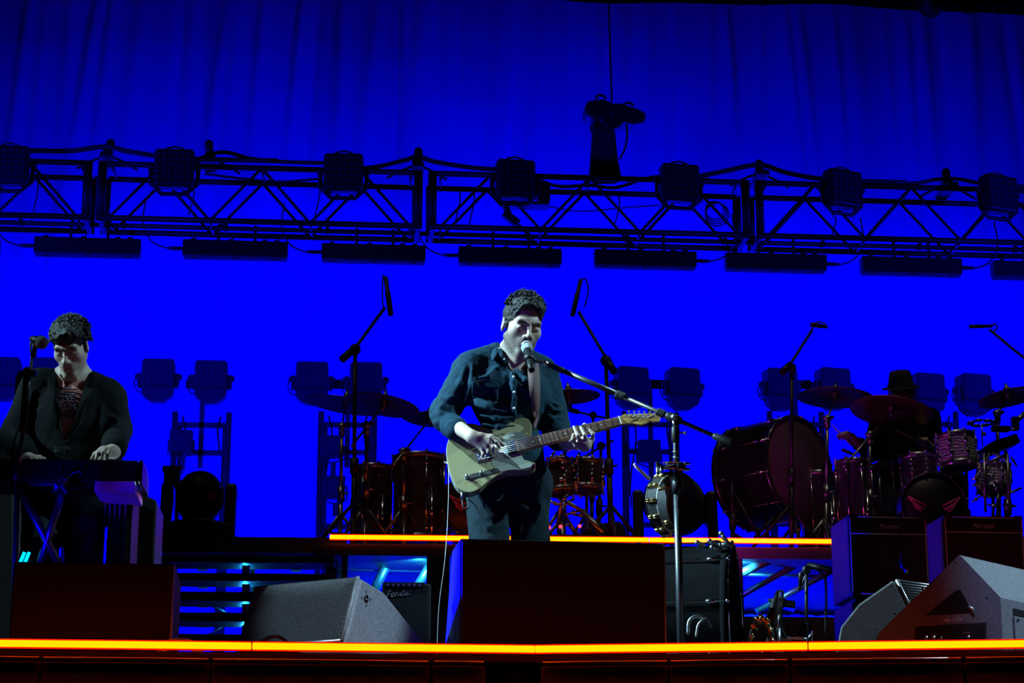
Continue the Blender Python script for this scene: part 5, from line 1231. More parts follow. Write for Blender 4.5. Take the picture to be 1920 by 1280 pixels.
def put_mesh(name, VF, m, parent, col=None):
    Vt, F = VF; me = bpy.data.meshes.new(name); inv = np.array(INV[parent]); Vl = Vt @ inv[:3, :3].T + inv[:3, 3]
    me.vertices.add(len(Vl)); me.vertices.foreach_set('co', Vl.ravel()); me.loops.add(F.size); me.loops.foreach_set('vertex_index', F.ravel().astype(np.int32))
    me.polygons.add(len(F)); me.polygons.foreach_set('loop_start', np.arange(0, F.size, 4, dtype=np.int32)); me.polygons.foreach_set('use_smooth', np.ones(len(F), bool))
    me.update(calc_edges=True); me.validate()
    if col is not None:
        at_ = me.color_attributes.new('Col', 'FLOAT_COLOR', 'POINT'); at_.data.foreach_set('color', np.concatenate([col, np.ones((len(col), 1))], 1).ravel())
    o = bpy.data.objects.new(name, me); C.objects.link(o); me.materials.append(M[m]); o.parent = parent; INV[o] = INV[parent]
    return o
def wob(p, f, seed=0.0):
    x, y, z = p[:, 0] * f, p[:, 1] * f, p[:, 2] * f
    return (np.sin(x * 1.0 + 1.7 * np.sin(y * .8 + seed) + seed) * np.sin(z * 1.1 + 1.3 * np.sin(x * .7 + seed * 2)) + .5 * np.sin(y * 2.1 + z * 1.7 + seed * 3 + np.sin(x * 2.3))) / 1.5
def headframe(yaw, pitch, roll):
    """columns: person's left, backwards, up; yaw>0 turns the face to the viewer's right"""
    Fh = V(CF.x, CF.y, 0).normalized(); B0 = Matrix((CR, Fh, UZ)).transposed()
    R = Matrix.Rotation(yaw, 3, 'Z') @ Matrix.Rotation(pitch, 3, 'X') @ Matrix.Rotation(roll, 3, 'Y')
    return B0 @ R
def face(S, c, R, sc=1.0, wx=1.0):
    """sculpt a head into the surface S; c centre, R frame (face looks along -y)"""
    w = lambda x, y, z: np.array(Vector(c) + R @ (Vector((x * wx, y, z)) * sc)); ax = [R.col[i] for i in range(3)]; ra = lambda *r: (r[0] * sc * wx, r[1] * sc, r[2] * sc)
    S.u(ell(w(0, .016, .040), ra(.076, .097, .086), ax), .02)
    S.u(ell(w(0, -.030, -.040), ra(.060, .062, .072), ax), .04)
    for s in (-1, 1):
        S.u(rc(w(s * .056, .004, -.050), w(s * .018, -.074, -.107), .018 * sc, .016 * sc), .03)
        S.u(ell(w(s * .045, -.056, -.018), ra(.020, .020, .016), ax), .04)
    S.u(rc(w(-.014, -.079, -.110), w(.014, -.079, -.110), .016 * sc), .02)
    S.u(rc(w(-.042, -.078, .026), w(.042, -.078, .026), .013 * sc), .02)
    for s in (-1, 1): S.d(ell(w(s * .032, -.100, .004), ra(.021, .016, .014), ax), .014)
    for s in (-1, 1):
        S.u(ell(w(s * .032, -.078, .002), ra(.0165, .0135, .0125), ax), .004)
        S.u(rc(w(s * .017, -.0915, -.003), w(s * .047, -.0835, -.004), .0022 * sc), .003)
        S.u(rc(w(s * .015, -.094, .024), w(s * .050, -.080, .026), .0045 * sc, .003 * sc), .006)
    S.u(rc(w(0, -.088, .016), w(0, -.114, -.028), .0075 * sc, .0105 * sc), .014)
    S.u(ell(w(0, -.112, -.031), ra(.0125, .0115, .010), ax), .008)
    for s in (-1, 1):
        S.u(ell(w(s * .0135, -.100, -.034), ra(.008, .010, .0075), ax), .006)
        S.d(ell(w(s * .007, -.106, -.043), ra(.0045, .005, .004), ax), .003)
    S.u(ell(w(0, -.083, -.060), ra(.034, .020, .026), ax), .02)
    S.u(rc(w(-.020, -.094, -.057), w(.020, -.094, -.057), .0055 * sc), .008)
    S.u(rc(w(-.017, -.095, -.068), w(.017, -.095, -.068), .0065 * sc), .008)
    S.d(rc(w(-.023, -.103, -.0625), w(.023, -.103, -.0625), .0022 * sc), .003)
    for s in (-1, 1):
        e = Matrix.Rotation(s * .35, 3, 'Z'); axe = [R @ (e @ v) for v in (V(1, 0, 0), V(0, 1, 0), V(0, 0, 1))]
        S.u(ell(w(s * .080, .014, -.004), ra(.009, .020, .033), axe), .006)
        S.d(ell(w(s * .088, .006, .002), ra(.006, .010, .018), axe), .005)
    return w
def skin_col(Vt, c, R, sc, base=(.42, .29, .235), beard=1.0, brow=True, stub=(.065, .05, .042)):
    q = (Vt - np.array(c)) @ np.array([list(R.col[i]) for i in range(3)]).T / sc; x, y, z = q[:, 0], q[:, 1], q[:, 2]
    col = np.tile(np.array(base), (len(Vt), 1))
    def mix(mask, cc):
        nonlocal col
        col = col * (1 - mask[:, None]) + np.array(cc) * mask[:, None]
    sg = lambda t, w_: 1 / (1 + np.exp(-np.clip(t / w_, -40, 40)))
    head = sg(.14 - np.sqrt(x * x + y * y + (z + .02) ** 2), .006)
    bd_ = sg(-.038 - z - .9 * np.maximum(np.abs(x) - .03, 0) * 0 + .25 * np.maximum(y + .06, 0), .006) * sg(.03 - y, .01) * sg(z + .135, .006) * head
    bd_ *= .70 + .30 * np.random.RandomState(1).rand(len(x))
    mix(np.clip(bd_ * beard, 0, 1), stub)
    lip = sg(.022 - np.abs(x), .003) * sg(.011 - np.abs(z + .0625), .002) * sg(-.088 - y, .003); mix(lip * .8, (.38, .17, .15))
    if brow:
        br = sg(.019 - np.abs(np.abs(x) - .033), .003) * sg(.0065 - np.abs(z - .0245), .0012) * sg(-.06 - y, .005); mix(br * .95, (.03, .022, .018))
    el = sg(.017 - np.abs(np.abs(x) - .032), .002) * sg(.0022 - np.abs(z + .004), .0008) * sg(-.07 - y, .005); mix(el * .9, (.03, .022, .018))
    return col
def hand(S, wrist, palm, fingers, thumb, r=.0085, k=.006):
    """fingers: polylines knuckle..tip, first entry index finger"""
    S.u(rc(wrist, lerp(Vector(wrist), Vector(palm), .5), .025, .026), .02)
    n = len(fingers); root = Vector(wrist)
    for i, f in enumerate(fingers):
        kn = Vector(f[0]); S.u(rc(lerp(root, kn, .25), kn, .017, .0118), .012)
    for i, f in enumerate(fingers):
        rr = [r * 1.18] + [r * (1.05 - .13 * j) for j in range(1, len(f))]
        if i == n - 1: rr = [q * .85 for q in rr]
        S.chain([Vector(p) for p in f], rr, k)
    S.u(rc(lerp(root, Vector(palm), .3), Vector(thumb[0]), .018, .014), .014)
    S.chain([Vector(p) for p in thumb], [.013] + [.0105 - .001 * j for j in range(len(thumb) - 1)], k)
def hair_locks(mb, c, R, sc, fn, n, seed, ln=(.02, .045), r=.0032, curl=1.0):
    """curved tapering locks rooted on the scalp; fn(dir) -> keep and growth direction"""
    rg = random.Random(seed)
    for _ in range(n):
        th, ph = rg.uniform(0, 2 * PI), math.acos(rg.uniform(-.3, 1))
        d = V(math.cos(th) * math.sin(ph), math.sin(th) * math.sin(ph), math.cos(ph)); g = fn(d)
        if g is None: continue
        p = V(d.x * .083, .016 + d.y * .104, .042 + d.z * .098) * g[0]; t = Vector(g[1]).normalized(); L = rg.uniform(*ln)
        sd = V(rg.uniform(-1, 1), rg.uniform(-1, 1), rg.uniform(-1, 1)) * curl; pts = []
        for i in range(5):
            s = i / 4; pts.append(Vector(c) + R @ ((p + t * (L * s) + sd * (.010 * s * s) + d * (.010 * math.sin(s * 3) * curl)) * sc))
        mb.tube(pts, [r, r * 1.1, r, r * .7, r * .2], 5)

# ---------------------------------------------------------------- the singer
YC = 9.2
J = lambda px, py, dy=0.0: P(px, py, YC + dy)
sg_ = T('person', 'singer in a dark teal shirt with rolled sleeves playing a cream electric guitar', 'person', PX(965, YC + .05, 0))
ty = math.radians(20); bx = V(math.cos(ty), math.sin(ty), 0); by = V(-math.sin(ty), math.cos(ty), 0); BA = (bx, by, UZ)
HC = J(979, 612, -.02); HR = headframe(math.radians(19), math.radians(20), math.radians(4)); HS = 1.05
shR, shL = J(880, 700, .0), J(1016, 704, .14)
elR, wrR = J(834, 785, -.03), J(886, 819, -.245)
elL, wrL = J(1044, 822, .10), J(1096, 834, -.13)
nk0, nk1 = J(957, 672, .085), HC + HR @ V(0, .02, -.06)
hipR, hipL = J(915, 925, .02), J(990, 925, .09)
knR, knL = PX(918, YC - .03, .50), PX(998, YC + .08, .50); anR, anL = PX(925, YC + .06, .09), PX(1003, YC + .14, .09)
S = SDF()
face(S, HC, HR, HS)
S.u(rc(nk0, nk1, .066, .060), .02)
S.u(ell(J(957, 740, .07), (.155, .10, .18), BA), .05).u(ell(J(955, 850, .06), (.135, .095, .16), BA), .05)
S.u(rc(J(967, 666, .03), J(962, 705, .01), .066, .06), .03)
S.u(rc(shR, nk0, .05, .06), .04).u(rc(shL, nk0, .05, .06), .04)
S.u(rc(shR, elR, .050, .036), .02).u(rc(elR, wrR, .037, .027), .02).u(rc(shL, elL, .050, .038), .02).u(rc(elL, wrL, .042, .028), .02)
S.u(ell(J(953, 915, .06), (.14, .10, .10), BA), .04)
for h_, k_, a_ in ((hipR, knR, anR), (hipL, knL, anL)):
    S.u(rc(h_, k_, .072, .05), .03).u(rc(k_, a_, .05, .038), .02).u(rc(a_, a_ + V(.02, -.12, -.04), .038, .03), .02)
# picking hand
dg = -.255
hand(S, wrR, J(903, 828, dg), [[J(918, 822, dg - .01), J(930, 829, dg - .015), J(937, 838, dg + .005)], [J(917, 829, dg - .012), J(925, 838, dg - .02), J(925, 847, dg + .0)], [J(911, 836, dg - .01), J(916, 846, dg - .016), J(914, 854, dg + .004)], [J(904, 842, dg - .004), J(906, 851, dg - .01), J(904, 857, dg + .004)]],
     [J(902, 817, dg + .0), J(921, 818, dg + .0), J(933, 825, dg + .0), J(943, 834, dg + .01)])
# fretting hand: palm under the neck, finger tips over the strings
df = -.135
hand(S, wrL, J(1095, 828, df + .02), [[J(1110, 824, df + .0), J(1112, 813, df - .02), J(1106, 806, df - .018)], [J(1101, 828, df - .01), J(1096, 815, df - .032), J(1089, 801, df - .014)], [J(1089, 830, df - .01), J(1083, 816, df - .032), J(1076, 800, df - .014)], [J(1080, 834, df - .01), J(1073, 824, df - .03), J(1075, 814, df - .018)]],
     [J(1095, 820, df + .04), J(1097, 806, df + .055), J(1096, 796, df + .05)])
lo = np.array([-.02, 8.82, 0.0]); lo[0] = min(shR.x, elR.x) - .14; hi = np.array([max(wrL.x, elL.x) + .12, 9.62, HC.z + .18])
VF = S.mesh(lo, hi, .0034)
put_mesh('body', VF, 'skin', sg_, skin_col(VF[0], HC, HR, HS))
# hair
Hh = SDF(lambda p: .0035 * wob(p, 210, 1.0) + .003 * wob(p, 120, 2.0), .006)
w = lambda x, y, z: np.array(HC + HR @ (V(x, y, z) * HS)); axh = [HR.col[i] for i in range(3)]
Hh.u(ell(w(0, .018, .046), (.083 * HS, .102 * HS, .084 * HS), axh), .01).u(ell(w(.004, -.022, .088), (.074 * HS, .074 * HS, .040 * HS), axh), .03).u(ell(w(.0, -.044, .098), (.060 * HS, .032 * HS, .024 * HS), axh), .02)
Hh.d(ell(w(0, -.100, .004), (.082 * HS, .066 * HS, .090 * HS), axh), .012).d(ell(w(0, -.02, -.075), (.12 * HS, .16 * HS, .072 * HS), axh), .012)
for s in (-1, 1): Hh.u(rc(w(s * .076, -.006, .02), w(s * .077, -.012, -.018), .006 * HS, .004), .008)
VFh = Hh.mesh(np.array(HC) - .19, np.array(HC) + .21, .0036)
mb = MB(); mb.add([Vector(v) for v in VFh[0]], VFh[1].tolist(), True)
def grow(d):
    if d.z < .25 and d.y < .2: return None
    if d.y < -.55 and d.z < .55: return None
    return (1.03, (d.x * .5 + .35, d.y * .4 - .55, d.z * .7)) if d.z > .35 else None
hair_locks(mb, HC, HR, HS, grow, 700, 4, (.010, .024), .0030, .8)
mb.build('hair', 'hair', sg_)
# shirt
Sh = SDF(lambda p: .0022 * wob(p, 34, 1.0) + .0016 * wob(p, 75, 4.0), .004)
Sh.u(ell(J(957, 742, .06), (.190, .128, .185), BA), .05).u(ell(J(956, 850, .05), (.160, .120, .150), BA), .07).u(rc(J(925, 915, .03), J(990, 915, .09), .100), .06)
Sh.u(rc(J(882, 688, .02), J(950, 663, .09), .072, .064), .05).u(rc(J(1014, 696, .14), J(965, 667, .10), .072, .062), .05)
Sh.u(ell(J(915, 735, -.02), (.085, .06, .085), BA), .05).u(ell(J(990, 740, .03), (.08, .06, .08), BA), .05)
Sh.u(rc(J(876, 703, .0), J(834, 772, -.02), .076, .064), .035).u(rc(J(833, 772, -.02), J(835, 788, -.05), .065, .056), .02)
Sh.u(rc(J(836, 786, -.04), J(852, 802, -.11), .055, .049), .012).u(rc(J(848, 799, -.092), J(855, 804, -.118), .055, .053), .004)
Sh.u(rc(J(1022, 712, .14), J(1042, 800, .12), .070, .066), .03).u(rc(J(1042, 800, .12), J(1048, 820, .07), .066, .062), .012)
# folds
for pts, r in (([J(872, 690, -.07), J(862, 720, -.075), J(846, 745, -.07)], .012), ([J(886, 685, -.075), J(884, 720, -.085), J(872, 752, -.075)], .010),
               ([J(812, 770, -.05), J(828, 764, -.085), J(848, 768, -.07)], .010), ([J(808, 782, -.05), J(826, 776, -.09), J(850, 782, -.08)], .010), ([J(816, 792, -.07), J(832, 788, -.10), J(850, 796, -.10)], .009),
               ([J(826, 745, -.075), J(842, 748, -.082), J(862, 742, -.07)], .008), ([J(893, 755, -.10), J(915, 766, -.115), J(950, 772, -.10)], .011), ([J(900, 778, -.10), J(930, 784, -.115), J(960, 782, -.09)], .011), ([J(905, 795, -.09), J(935, 800, -.10), J(965, 798, -.08)], .009),
               ([J(968, 690, -.06), J(985, 712, -.07), J(998, 728, -.05)], .010), ([J(968, 715, -.075), J(988, 735, -.07), J(1004, 752, -.04)], .009), ([J(1012, 735, .02), J(1030, 752, .03), J(1046, 758, .06)], .010), ([J(1016, 770, .03), J(1032, 782, .035), J(1050, 784, .06)], .010), ([J(1020, 752, .02), J(1034, 766, .03), J(1050, 770, .06)], .008),
               ([J(890, 850, -.06), J(900, 870, -.07), J(915, 885, -.06)], .012), ([J(880, 800, -.04), J(888, 830, -.05), J(884, 860, -.03)], .012), ([J(930, 690, -.05), J(915, 705, -.09), J(898, 708, -.09)], .008)):
    Sh.fold(pts, r)
# placket and pocket
Sh.fold([J(960, 698, -.066), J(962, 715, -.080), J(964, 745, -.088), J(963, 775, -.082), J(962, 790, -.06)], .012, .008)
Sh.d(rc(J(966, 662, -.04), J(962, 688, -.065), .056, .020), .006).d(rc(nk0 + V(0, -.0, -.01), nk1 + V(0, -.02, .02), .072, .085), .012)
lo_s = np.array([min(shR.x, elR.x) - .12, 8.92, J(960, 960).z]); hi_s = np.array([elL.x + .14, 9.62, J(960, 640).z])
VF = Sh.mesh(lo_s, hi_s, .0038); so = put_mesh('shirt', VF, 'shirt_navy', sg_)
def surf(Vt, px, py, rad=7):
    """front-most point of a built surface near a pixel column"""
    q = Vt - np.array(CAM); t = q @ np.array(CF); X_ = 960 + FPX * (q @ np.array(CR)) / t; Y_ = 640 - FPX * (q @ np.array(CU)) / t
    mk_ = (X_ - px) ** 2 + (Y_ - py) ** 2 < rad * rad
    return t[mk_].min() if mk_.any() else None
def onshirt(px, py, lift=.004, VFx=None, rad=7):
    t = surf((VFx or VF)[0], px, py, rad)
    if t is None: return J(px, py, -.1)
    return CAM + ray(px, py) * (t - lift)
for px, py in ((963, 706), (964, 735), (964, 765)):
    p = onshirt(px, py, .003); n = (CAM - p).normalized(); MB().lathe([(0, .003), (.0052, .0028), (.0058, 0)], p, n, 12).build('button', 'button_pearl', so)
pk = [(884, 716), (908, 711), (934, 718), (935, 752), (914, 770), (890, 760), (885, 740)]
def ribbon(px_pts, lift, th_, name, m, parent, VFx=None, n=6):
    """thick patch following the cloth: polygon fan of surface points"""
    c = (sum(a for a, b in px_pts) / len(px_pts), sum(b for a, b in px_pts) / len(px_pts)); rings = []
    fr = [onshirt(c[0], c[1], lift, VFx)]; m_ = len(px_pts); pts = []
    for s in range(1, n + 1): pts += [(c[0] + (a - c[0]) * s / n, c[1] + (b - c[1]) * s / n) for a, b in px_pts]
    fr += [onshirt(a, b, lift, VFx) for a, b in pts]; bk_ = [CAM + (p - CAM) * (1 + th_ / (p - CAM).length) for p in fr]
    N = len(fr); f = []
    for i in range(m_):
        j = (i + 1) % m_; f.append((0, 1 + i, 1 + j))
        for s in range(n - 1): f.append((1 + s * m_ + i, 1 + (s + 1) * m_ + i, 1 + (s + 1) * m_ + j, 1 + s * m_ + j))
        o = 1 + (n - 1) * m_; f.append((o + i, N + o + i, N + o + j, o + j))
    mb = MB(); mb.add(fr + bk_, f, True); return mb.build(name, m, parent)
def dense(pts, k=4): return [tuple(lerp(Vector((*pts[i], 0)), Vector((*pts[(i + 1) % len(pts)], 0)), s / k)[:2]) for i in range(len(pts)) for s in range(k)]
ribbon(dense(pk, 3), .003, .006, 'chest_pocket', 'shirt_navy', so)
ribbon(dense([(884, 716), (908, 711), (934, 718), (934, 725), (908, 730), (885, 723)], 3), .007, .006, 'pocket_flap', 'shirt_navy', so)
# collar: two flaps standing at the neck
cA = [J(917, 657, .02), J(929, 644, .06), J(938, 642, .05), J(945, 652, -.02), J(951, 668, -.045), J(954, 680, -.055), J(943, 668, -.055), J(931, 676, -.058), J(925, 666, -.02)]
def flap(pts, d):
    c = sum(pts, Vector()) / len(pts) + V(0, -.012, 0); n = len(pts); mb = MB(); back = [p + V(*d) for p in pts]
    mb.add([c] + pts + [c + V(*d)] + back, [(0, 1 + i, 1 + (i + 1) % n) for i in range(n)] + [(n + 1, n + 2 + (i + 1) % n, n + 2 + i) for i in range(n)] + [(1 + i, n + 2 + i, n + 2 + (i + 1) % n, 1 + (i + 1) % n) for i in range(n)])
    return mb
flap([J(918, 657, .015), J(928, 646, .05), J(934, 641, .05), J(936, 652, -.0), J(931, 664, -.04), J(923, 677, -.068)], (.004, .012, 0)).build('collar_flap', 'shirt_navy', so)
flap([J(936, 650, .0), J(942, 656, -.02), J(952, 678, -.055), J(948, 682, -.06), J(939, 670, -.055), J(933, 658, -.03)], (.004, .012, 0)).build('collar_flap', 'shirt_navy', so)
flap([J(990, 663, .02), J(1003, 662, .06), J(1007, 676, .03), J(1000, 694, -.03), J(986, 684, -.045)], (0, .012, 0)).build('collar_flap', 'shirt_navy', so)
for px, py in ((937, 653), (946, 673)): MB().sph(J(px, py, -.062), .0042, 8, 6).build('button', 'button_pearl', so)
# trousers and shoes
Tr = SDF(lambda p: .0035 * wob(p, 26, 2.0) + .0015 * wob(p, 70, 3.0), .005)
Tr.u(rc(J(922, 905, .03), J(990, 905, .09), .112), .03).u(rc(hipR, knR, .098, .078), .035).u(rc(hipL, knL, .096, .076), .035).u(rc(knR, anR, .078, .064), .02).u(rc(knL, anL, .076, .064), .02)
for pts, r in (([J(905, 935, -.06), J(930, 942, -.08), J(950, 935, -.05)], .012), ([J(900, 950, -.06), J(925, 965, -.085), J(950, 958, -.05)], .012), ([J(965, 940, -.03), J(985, 955, -.02), J(1010, 950, .0)], .012), ([J(990, 930, -.0), J(982, 965, -.01), J(975, 1000, -.01)], .010), ([J(895, 975, -.05), J(915, 990, -.08), J(945, 985, -.06)], .010)): Tr.fold(pts, r)
VT = Tr.mesh([hipR.x - .16, 8.95, .05], [hipL.x + .18, 9.52, J(960, 872).z], .0052); tro = put_mesh('trousers', VT, 'denim_dark', sg_)
for a_ in (anR, anL):
    sh_ = SDF(); sh_.u(ell(a_ + V(.02, -.09, -.045), (.048, .135, .042)), .01).u(rc(a_ + V(0, .02, -.02), a_ + V(0, .01, .02), .055), .03).d(rc(a_ + V(-.3, -.1, -.4), a_ + V(.3, -.1, -.4), .318), .004)
    put_mesh('shoe', sh_.mesh(np.array(a_) - (.09, .26, .1), np.array(a_) + (.1, .1, .09), .007), 'rubber', sg_)

# ---------------------------------------------------------------- the electric guitar
ga = (CR * .973 + CU * .231) * .98 + CF * .17; ga.normalize()
gw = (CR * .22 - CU * .975) * .83 - CF * .55; gw = (gw - ga * gw.dot(ga)).normalized()
gn = ga.cross(gw); gn = gn if gn.dot(CF) < 0 else -gn
GN = P(1162, 788, 9.10)
def gp(px, py, d=0.0):
    o = GN + gn * d; r = ray(px, py); return CAM + r * ((o - CAM).dot(gn) / r.dot(gn))
GA = (ga, gw, gn)
gt = T('electric_guitar', 'cream electric guitar with maple headstock held by the singer', 'guitar', gp(925, 860))
op = [(848, 812), (840, 826), (836.5, 842), (838, 860), (842, 880), (849, 899), (859, 914), (872, 922), (886, 922), (900, 915), (912, 905), (926, 895), (942, 887), (957, 883), (975, 882), (990, 881), (1000, 877), (1005, 870), (1001, 866), (991, 863), (982, 860), (977.5, 853), (978, 846), (985, 842), (986, 832), (985, 822), (993, 819), (997, 808), (996, 794), (990, 785), (979, 782.5), (966, 786), (953, 794), (940, 801), (924, 804), (908, 800), (892, 794), (876, 793), (860, 800)]
dpt = -.016
outl = [gp(a, b, dpt) for a, b in op]
sm = []
for i in range(len(outl)):
    a, b, c, d = outl[i - 1], outl[i], outl[(i + 1) % len(outl)], outl[(i + 2) % len(outl)]
    for t in (0, .5): sm.append(.5 * ((2 * b) + (c - a) * t + (2 * a - 5 * b + 4 * c - d) * t * t + (3 * b - a - 3 * c + d) * t ** 3))
mbb = MB(); mbb.prism(sm, gn * -.045)
bdy = mbb.build('body', 'guitar_cream', gt, bevel=.0035, seg=3)
pg = [(951, 812), (966, 808), (984, 812), (985, 823), (977, 846), (978, 853), (984, 864), (1000, 868), (996, 875), (975, 880), (956, 880.5), (940, 884), (929, 876), (921, 861), (934, 856), (945, 851), (942, 830), (944, 818)]
MB().prism([gp(a, b, dpt + .003) for a, b in pg], gn * -.0028).build('pickguard', 'pickguard', gt, bevel=.0006)
# neck, fretboard, frets
u_of = lambda p: (p - GN).dot(ga)
UB = -.466 - .012
q = lambda u, v, d=0.0: GN + ga * u + gw * v + gn * d
hw = lambda u: .021 + (.028 - .021) * (-u / .466)
MB().prism([q(UB, -hw(UB), -.004), q(UB, hw(UB), -.004), q(0, .021, -.004), q(0, -.021, -.004)], gn * -.020).build('neck', 'maple', gt, bevel=.008, seg=3)
MB().prism([q(UB, -hw(UB), .002), q(UB, hw(UB), .002), q(0.002, .021, .002), q(0.002, -.021, .002)], gn * -.006).build('fretboard', 'rosewood', gt, bevel=.001)
for k in range(1, 23):
    u = -.648 * (1 - 2 ** (-k / 12)); h_ = hw(u) - .001
    MB().box(q(u, 0, .0025), (.0028, 2 * h_, .002), GA).build('fret', 'chrome', gt)
MB().box(q(.001, 0, .004), (.004, .042, .005), GA).build('nut', 'button_pearl', gt)
for k in (3, 5, 7, 9, 15, 17): u0 = -.648 * (1 - 2 ** (-(k - .5) / 12)); MB().lathe([(0, .0004), (.003, .0002)], q(u0, 0, .0021), gn, 10).build('inlay_dot', 'button_pearl', gt)
hp = [(1160.5, 780.5), (1166, 778), (1170, 775.5), (1200, 774.8), (1228, 774.2), (1235, 775.5), (1238.5, 781), (1238, 787), (1234, 790), (1226, 790.3), (1218, 788.5), (1212, 793), (1203, 796), (1194, 795), (1184, 793), (1174, 793.5), (1164, 795.3)]
MB().prism([gp(a, b, -.004) for a, b in hp], gn * -.014).build('headstock', 'maple', gt, bevel=.002)
posts = [(1176.5, 777.5), (1186.5, 778), (1196, 778), (1205.5, 778.2), (1215.5, 778.5), (1225.5, 778.8)]
for a, b in posts:
    MB().lathe([(0, .010), (.0035, .010), (.0035, .004), (.0055, .003), (.006, 0)], gp(a, b + 1, -.004), gn, 12).build('tuner_post', 'chrome', gt)
    p = gp(a + 2.5, b - 6.5, -.012); mb = MB(); mb.sph(p, (.0055, .007, .0045), 10, 6, (ga, gw, gn)).cyl(p, gp(a + 2, b - 2, -.012), .0025, seg=6); mb.build('tuner_button', 'chrome', gt)
text('Fender', .014, gp(1189, 788.5, -.0036), ga, -gw, 'head_black', gt, depth=.0003, shear=.3)
for k in range(6):
    v = -.0165 + .0066 * k; e = gp(*posts[k], .003)
    MB().tube([q(-.648, v * 1.6, .008), q(0, v, .0065), lerp(q(0, v, .0065), e, .25), e], .0005 if k > 2 else .0007, 5).build('string', 'chrome', gt)
# pickups, bridge, controls
MB().prism([gp(949, 827, dpt + .010), gp(966, 823.5, dpt + .010), gp(969.5, 847.5, dpt + .010), gp(953, 852, dpt + .010)], gn * -.010).build('neck_pickup', 'plastic_black', gt, bevel=.002)
MB().prism([gp(889, 841, dpt + .003), gp(913, 836, dpt + .003), gp(928, 860, dpt + .003), gp(896, 868, dpt + .003)], gn * -.003).build('bridge_plate', 'dull_chrome', gt, bevel=.0006)
MB().prism([gp(904, 842, dpt + .007), gp(913, 840, dpt + .007), gp(924, 857, dpt + .007), gp(914, 860, dpt + .007)], gn * -.005).build('bridge_pickup', 'plastic_black', gt, bevel=.001)
for k in range(3): MB().cyl(lerp(gp(893, 843, dpt + .008), gp(899, 864, dpt + .008), (k + .1) / 3), lerp(gp(893, 843, dpt + .008), gp(899, 864, dpt + .008), (k + .9) / 3), .0035).build('saddle', 'chrome', gt)
cpl = [(870, 892), (888, 887), (930, 876.5), (935, 878), (935.5, 884), (918, 889), (880, 898), (872, 898)]
MB().prism([gp(a, b, dpt + .003) for a, b in cpl], gn * -.003).build('control_plate', 'dull_chrome', gt, bevel=.0008)
for a, b in ((876, 894.5), (903, 888)):
    MB().lathe([(.009, 0), (.0095, .004), (.0085, .016), (.0075, .018), (0, .018)], gp(a, b, dpt + .003), gn, 18).build('control_knob', 'dull_chrome', gt)
MB().cyl(gp(922, 883, dpt + .003), gp(926, 879, dpt + .020), .0022).sph(gp(926, 879, dpt + .022), .005).build('selector_switch', 'plastic_black', gt)
for a, b in ((838, 866), (998, 806)): MB().lathe([(.004, 0), (.004, .008), (.008, .012), (0, .014)], gp(a, b, dpt - .022), (-ga if a < 900 else ga), 12).build('strap_button', 'chrome', gt)
for a, b in ((930, 878.5), (974, 881), (979, 816), (956, 812.5)): MB().sph(gp(a, b, dpt + .003), .0022, 8, 5).build('screw', 'chrome', gt)
jk = gp(867, 922, dpt - .022)
mb = MB(); mb.cyl(jk, jk + V(.0, -.0, -.035), .008); mb.build('jack_plug', 'dull_chrome', gt)
tag(MB().tube(curve3([jk + V(0, 0, -.03), J(867, 944, -.17), J(870, 954, -.17), J(878, 952, -.17), J(880, 944, -.17), J(876, 934, -.16), J(890, 945, -.13), J(900, 962, -.12)], 6), .0032, 6).build('guitar_cable', 'cable_black'), 'short loop of black cable hanging from the guitar’s lower edge'.replace('’', "'"), 'cable')
tag(MB().tube(curve3([gp(837, 866, dpt - .02), gp(841, 880, dpt - .02), J(840, 960, -.10), J(834, 1050, -.10), J(822, 1150, -.10), PX(818, 9.08, .01)], 8), .0015, 6).build('guitar_cable', 'cable_white'), 'thin pale cable dropping straight from the guitar body to the floor', 'cable')
# strap
sc_ = [((989, 690), (1011, 688)), ((991, 715), (1013, 712)), ((993, 740), (1013, 738)), ((996, 765), (1012, 764)), ((1000, 785), (1010, 785)), ((1003, 797), (1008, 797)), ((1003, 803), (1007, 803))]
lf, rf = [], []
for (a, b), (c, d) in sc_:
    p, r_ = onshirt(a, b, .006, VF, 5), onshirt(c, d, .006, VF, 5); lf.append(p); rf.append(r_)
top_l, top_r = onshirt(992, 682, .006, VF, 6), onshirt(1010, 682, .006, VF, 6)
mid_end = gp(999, 806, dpt - .015); lf[-1] = gp(998, 804, dpt - .012); rf[-1] = gp(1003, 805, dpt - .012)
lf[-2] = lerp(lf[-3], lf[-1], .6); rf[-2] = lerp(rf[-3], rf[-1], .6)
tl_, tr_ = J(985, 672, .06), J(1006, 676, .08)
lf = [tl_, top_l] + lf; rf = [tr_, top_r] + rf; n = len(lf); vv = []
for a, b in zip(lf, rf): vv += [a, b, b + V(0, .003, 0), a + V(0, .003, 0)]
ff = [(4 * i + k, 4 * i + (k + 1) % 4, 4 * i + 4 + (k + 1) % 4, 4 * i + 4 + k) for i in range(n - 1) for k in range(4)] + [(3, 2, 1, 0), tuple(4 * n - 4 + k for k in range(4))]
stp = MB().add(vv, ff, True).build('strap', 'strap_leather', gt)
for s_, e_ in ((lf, .0), (rf, .0)): pass

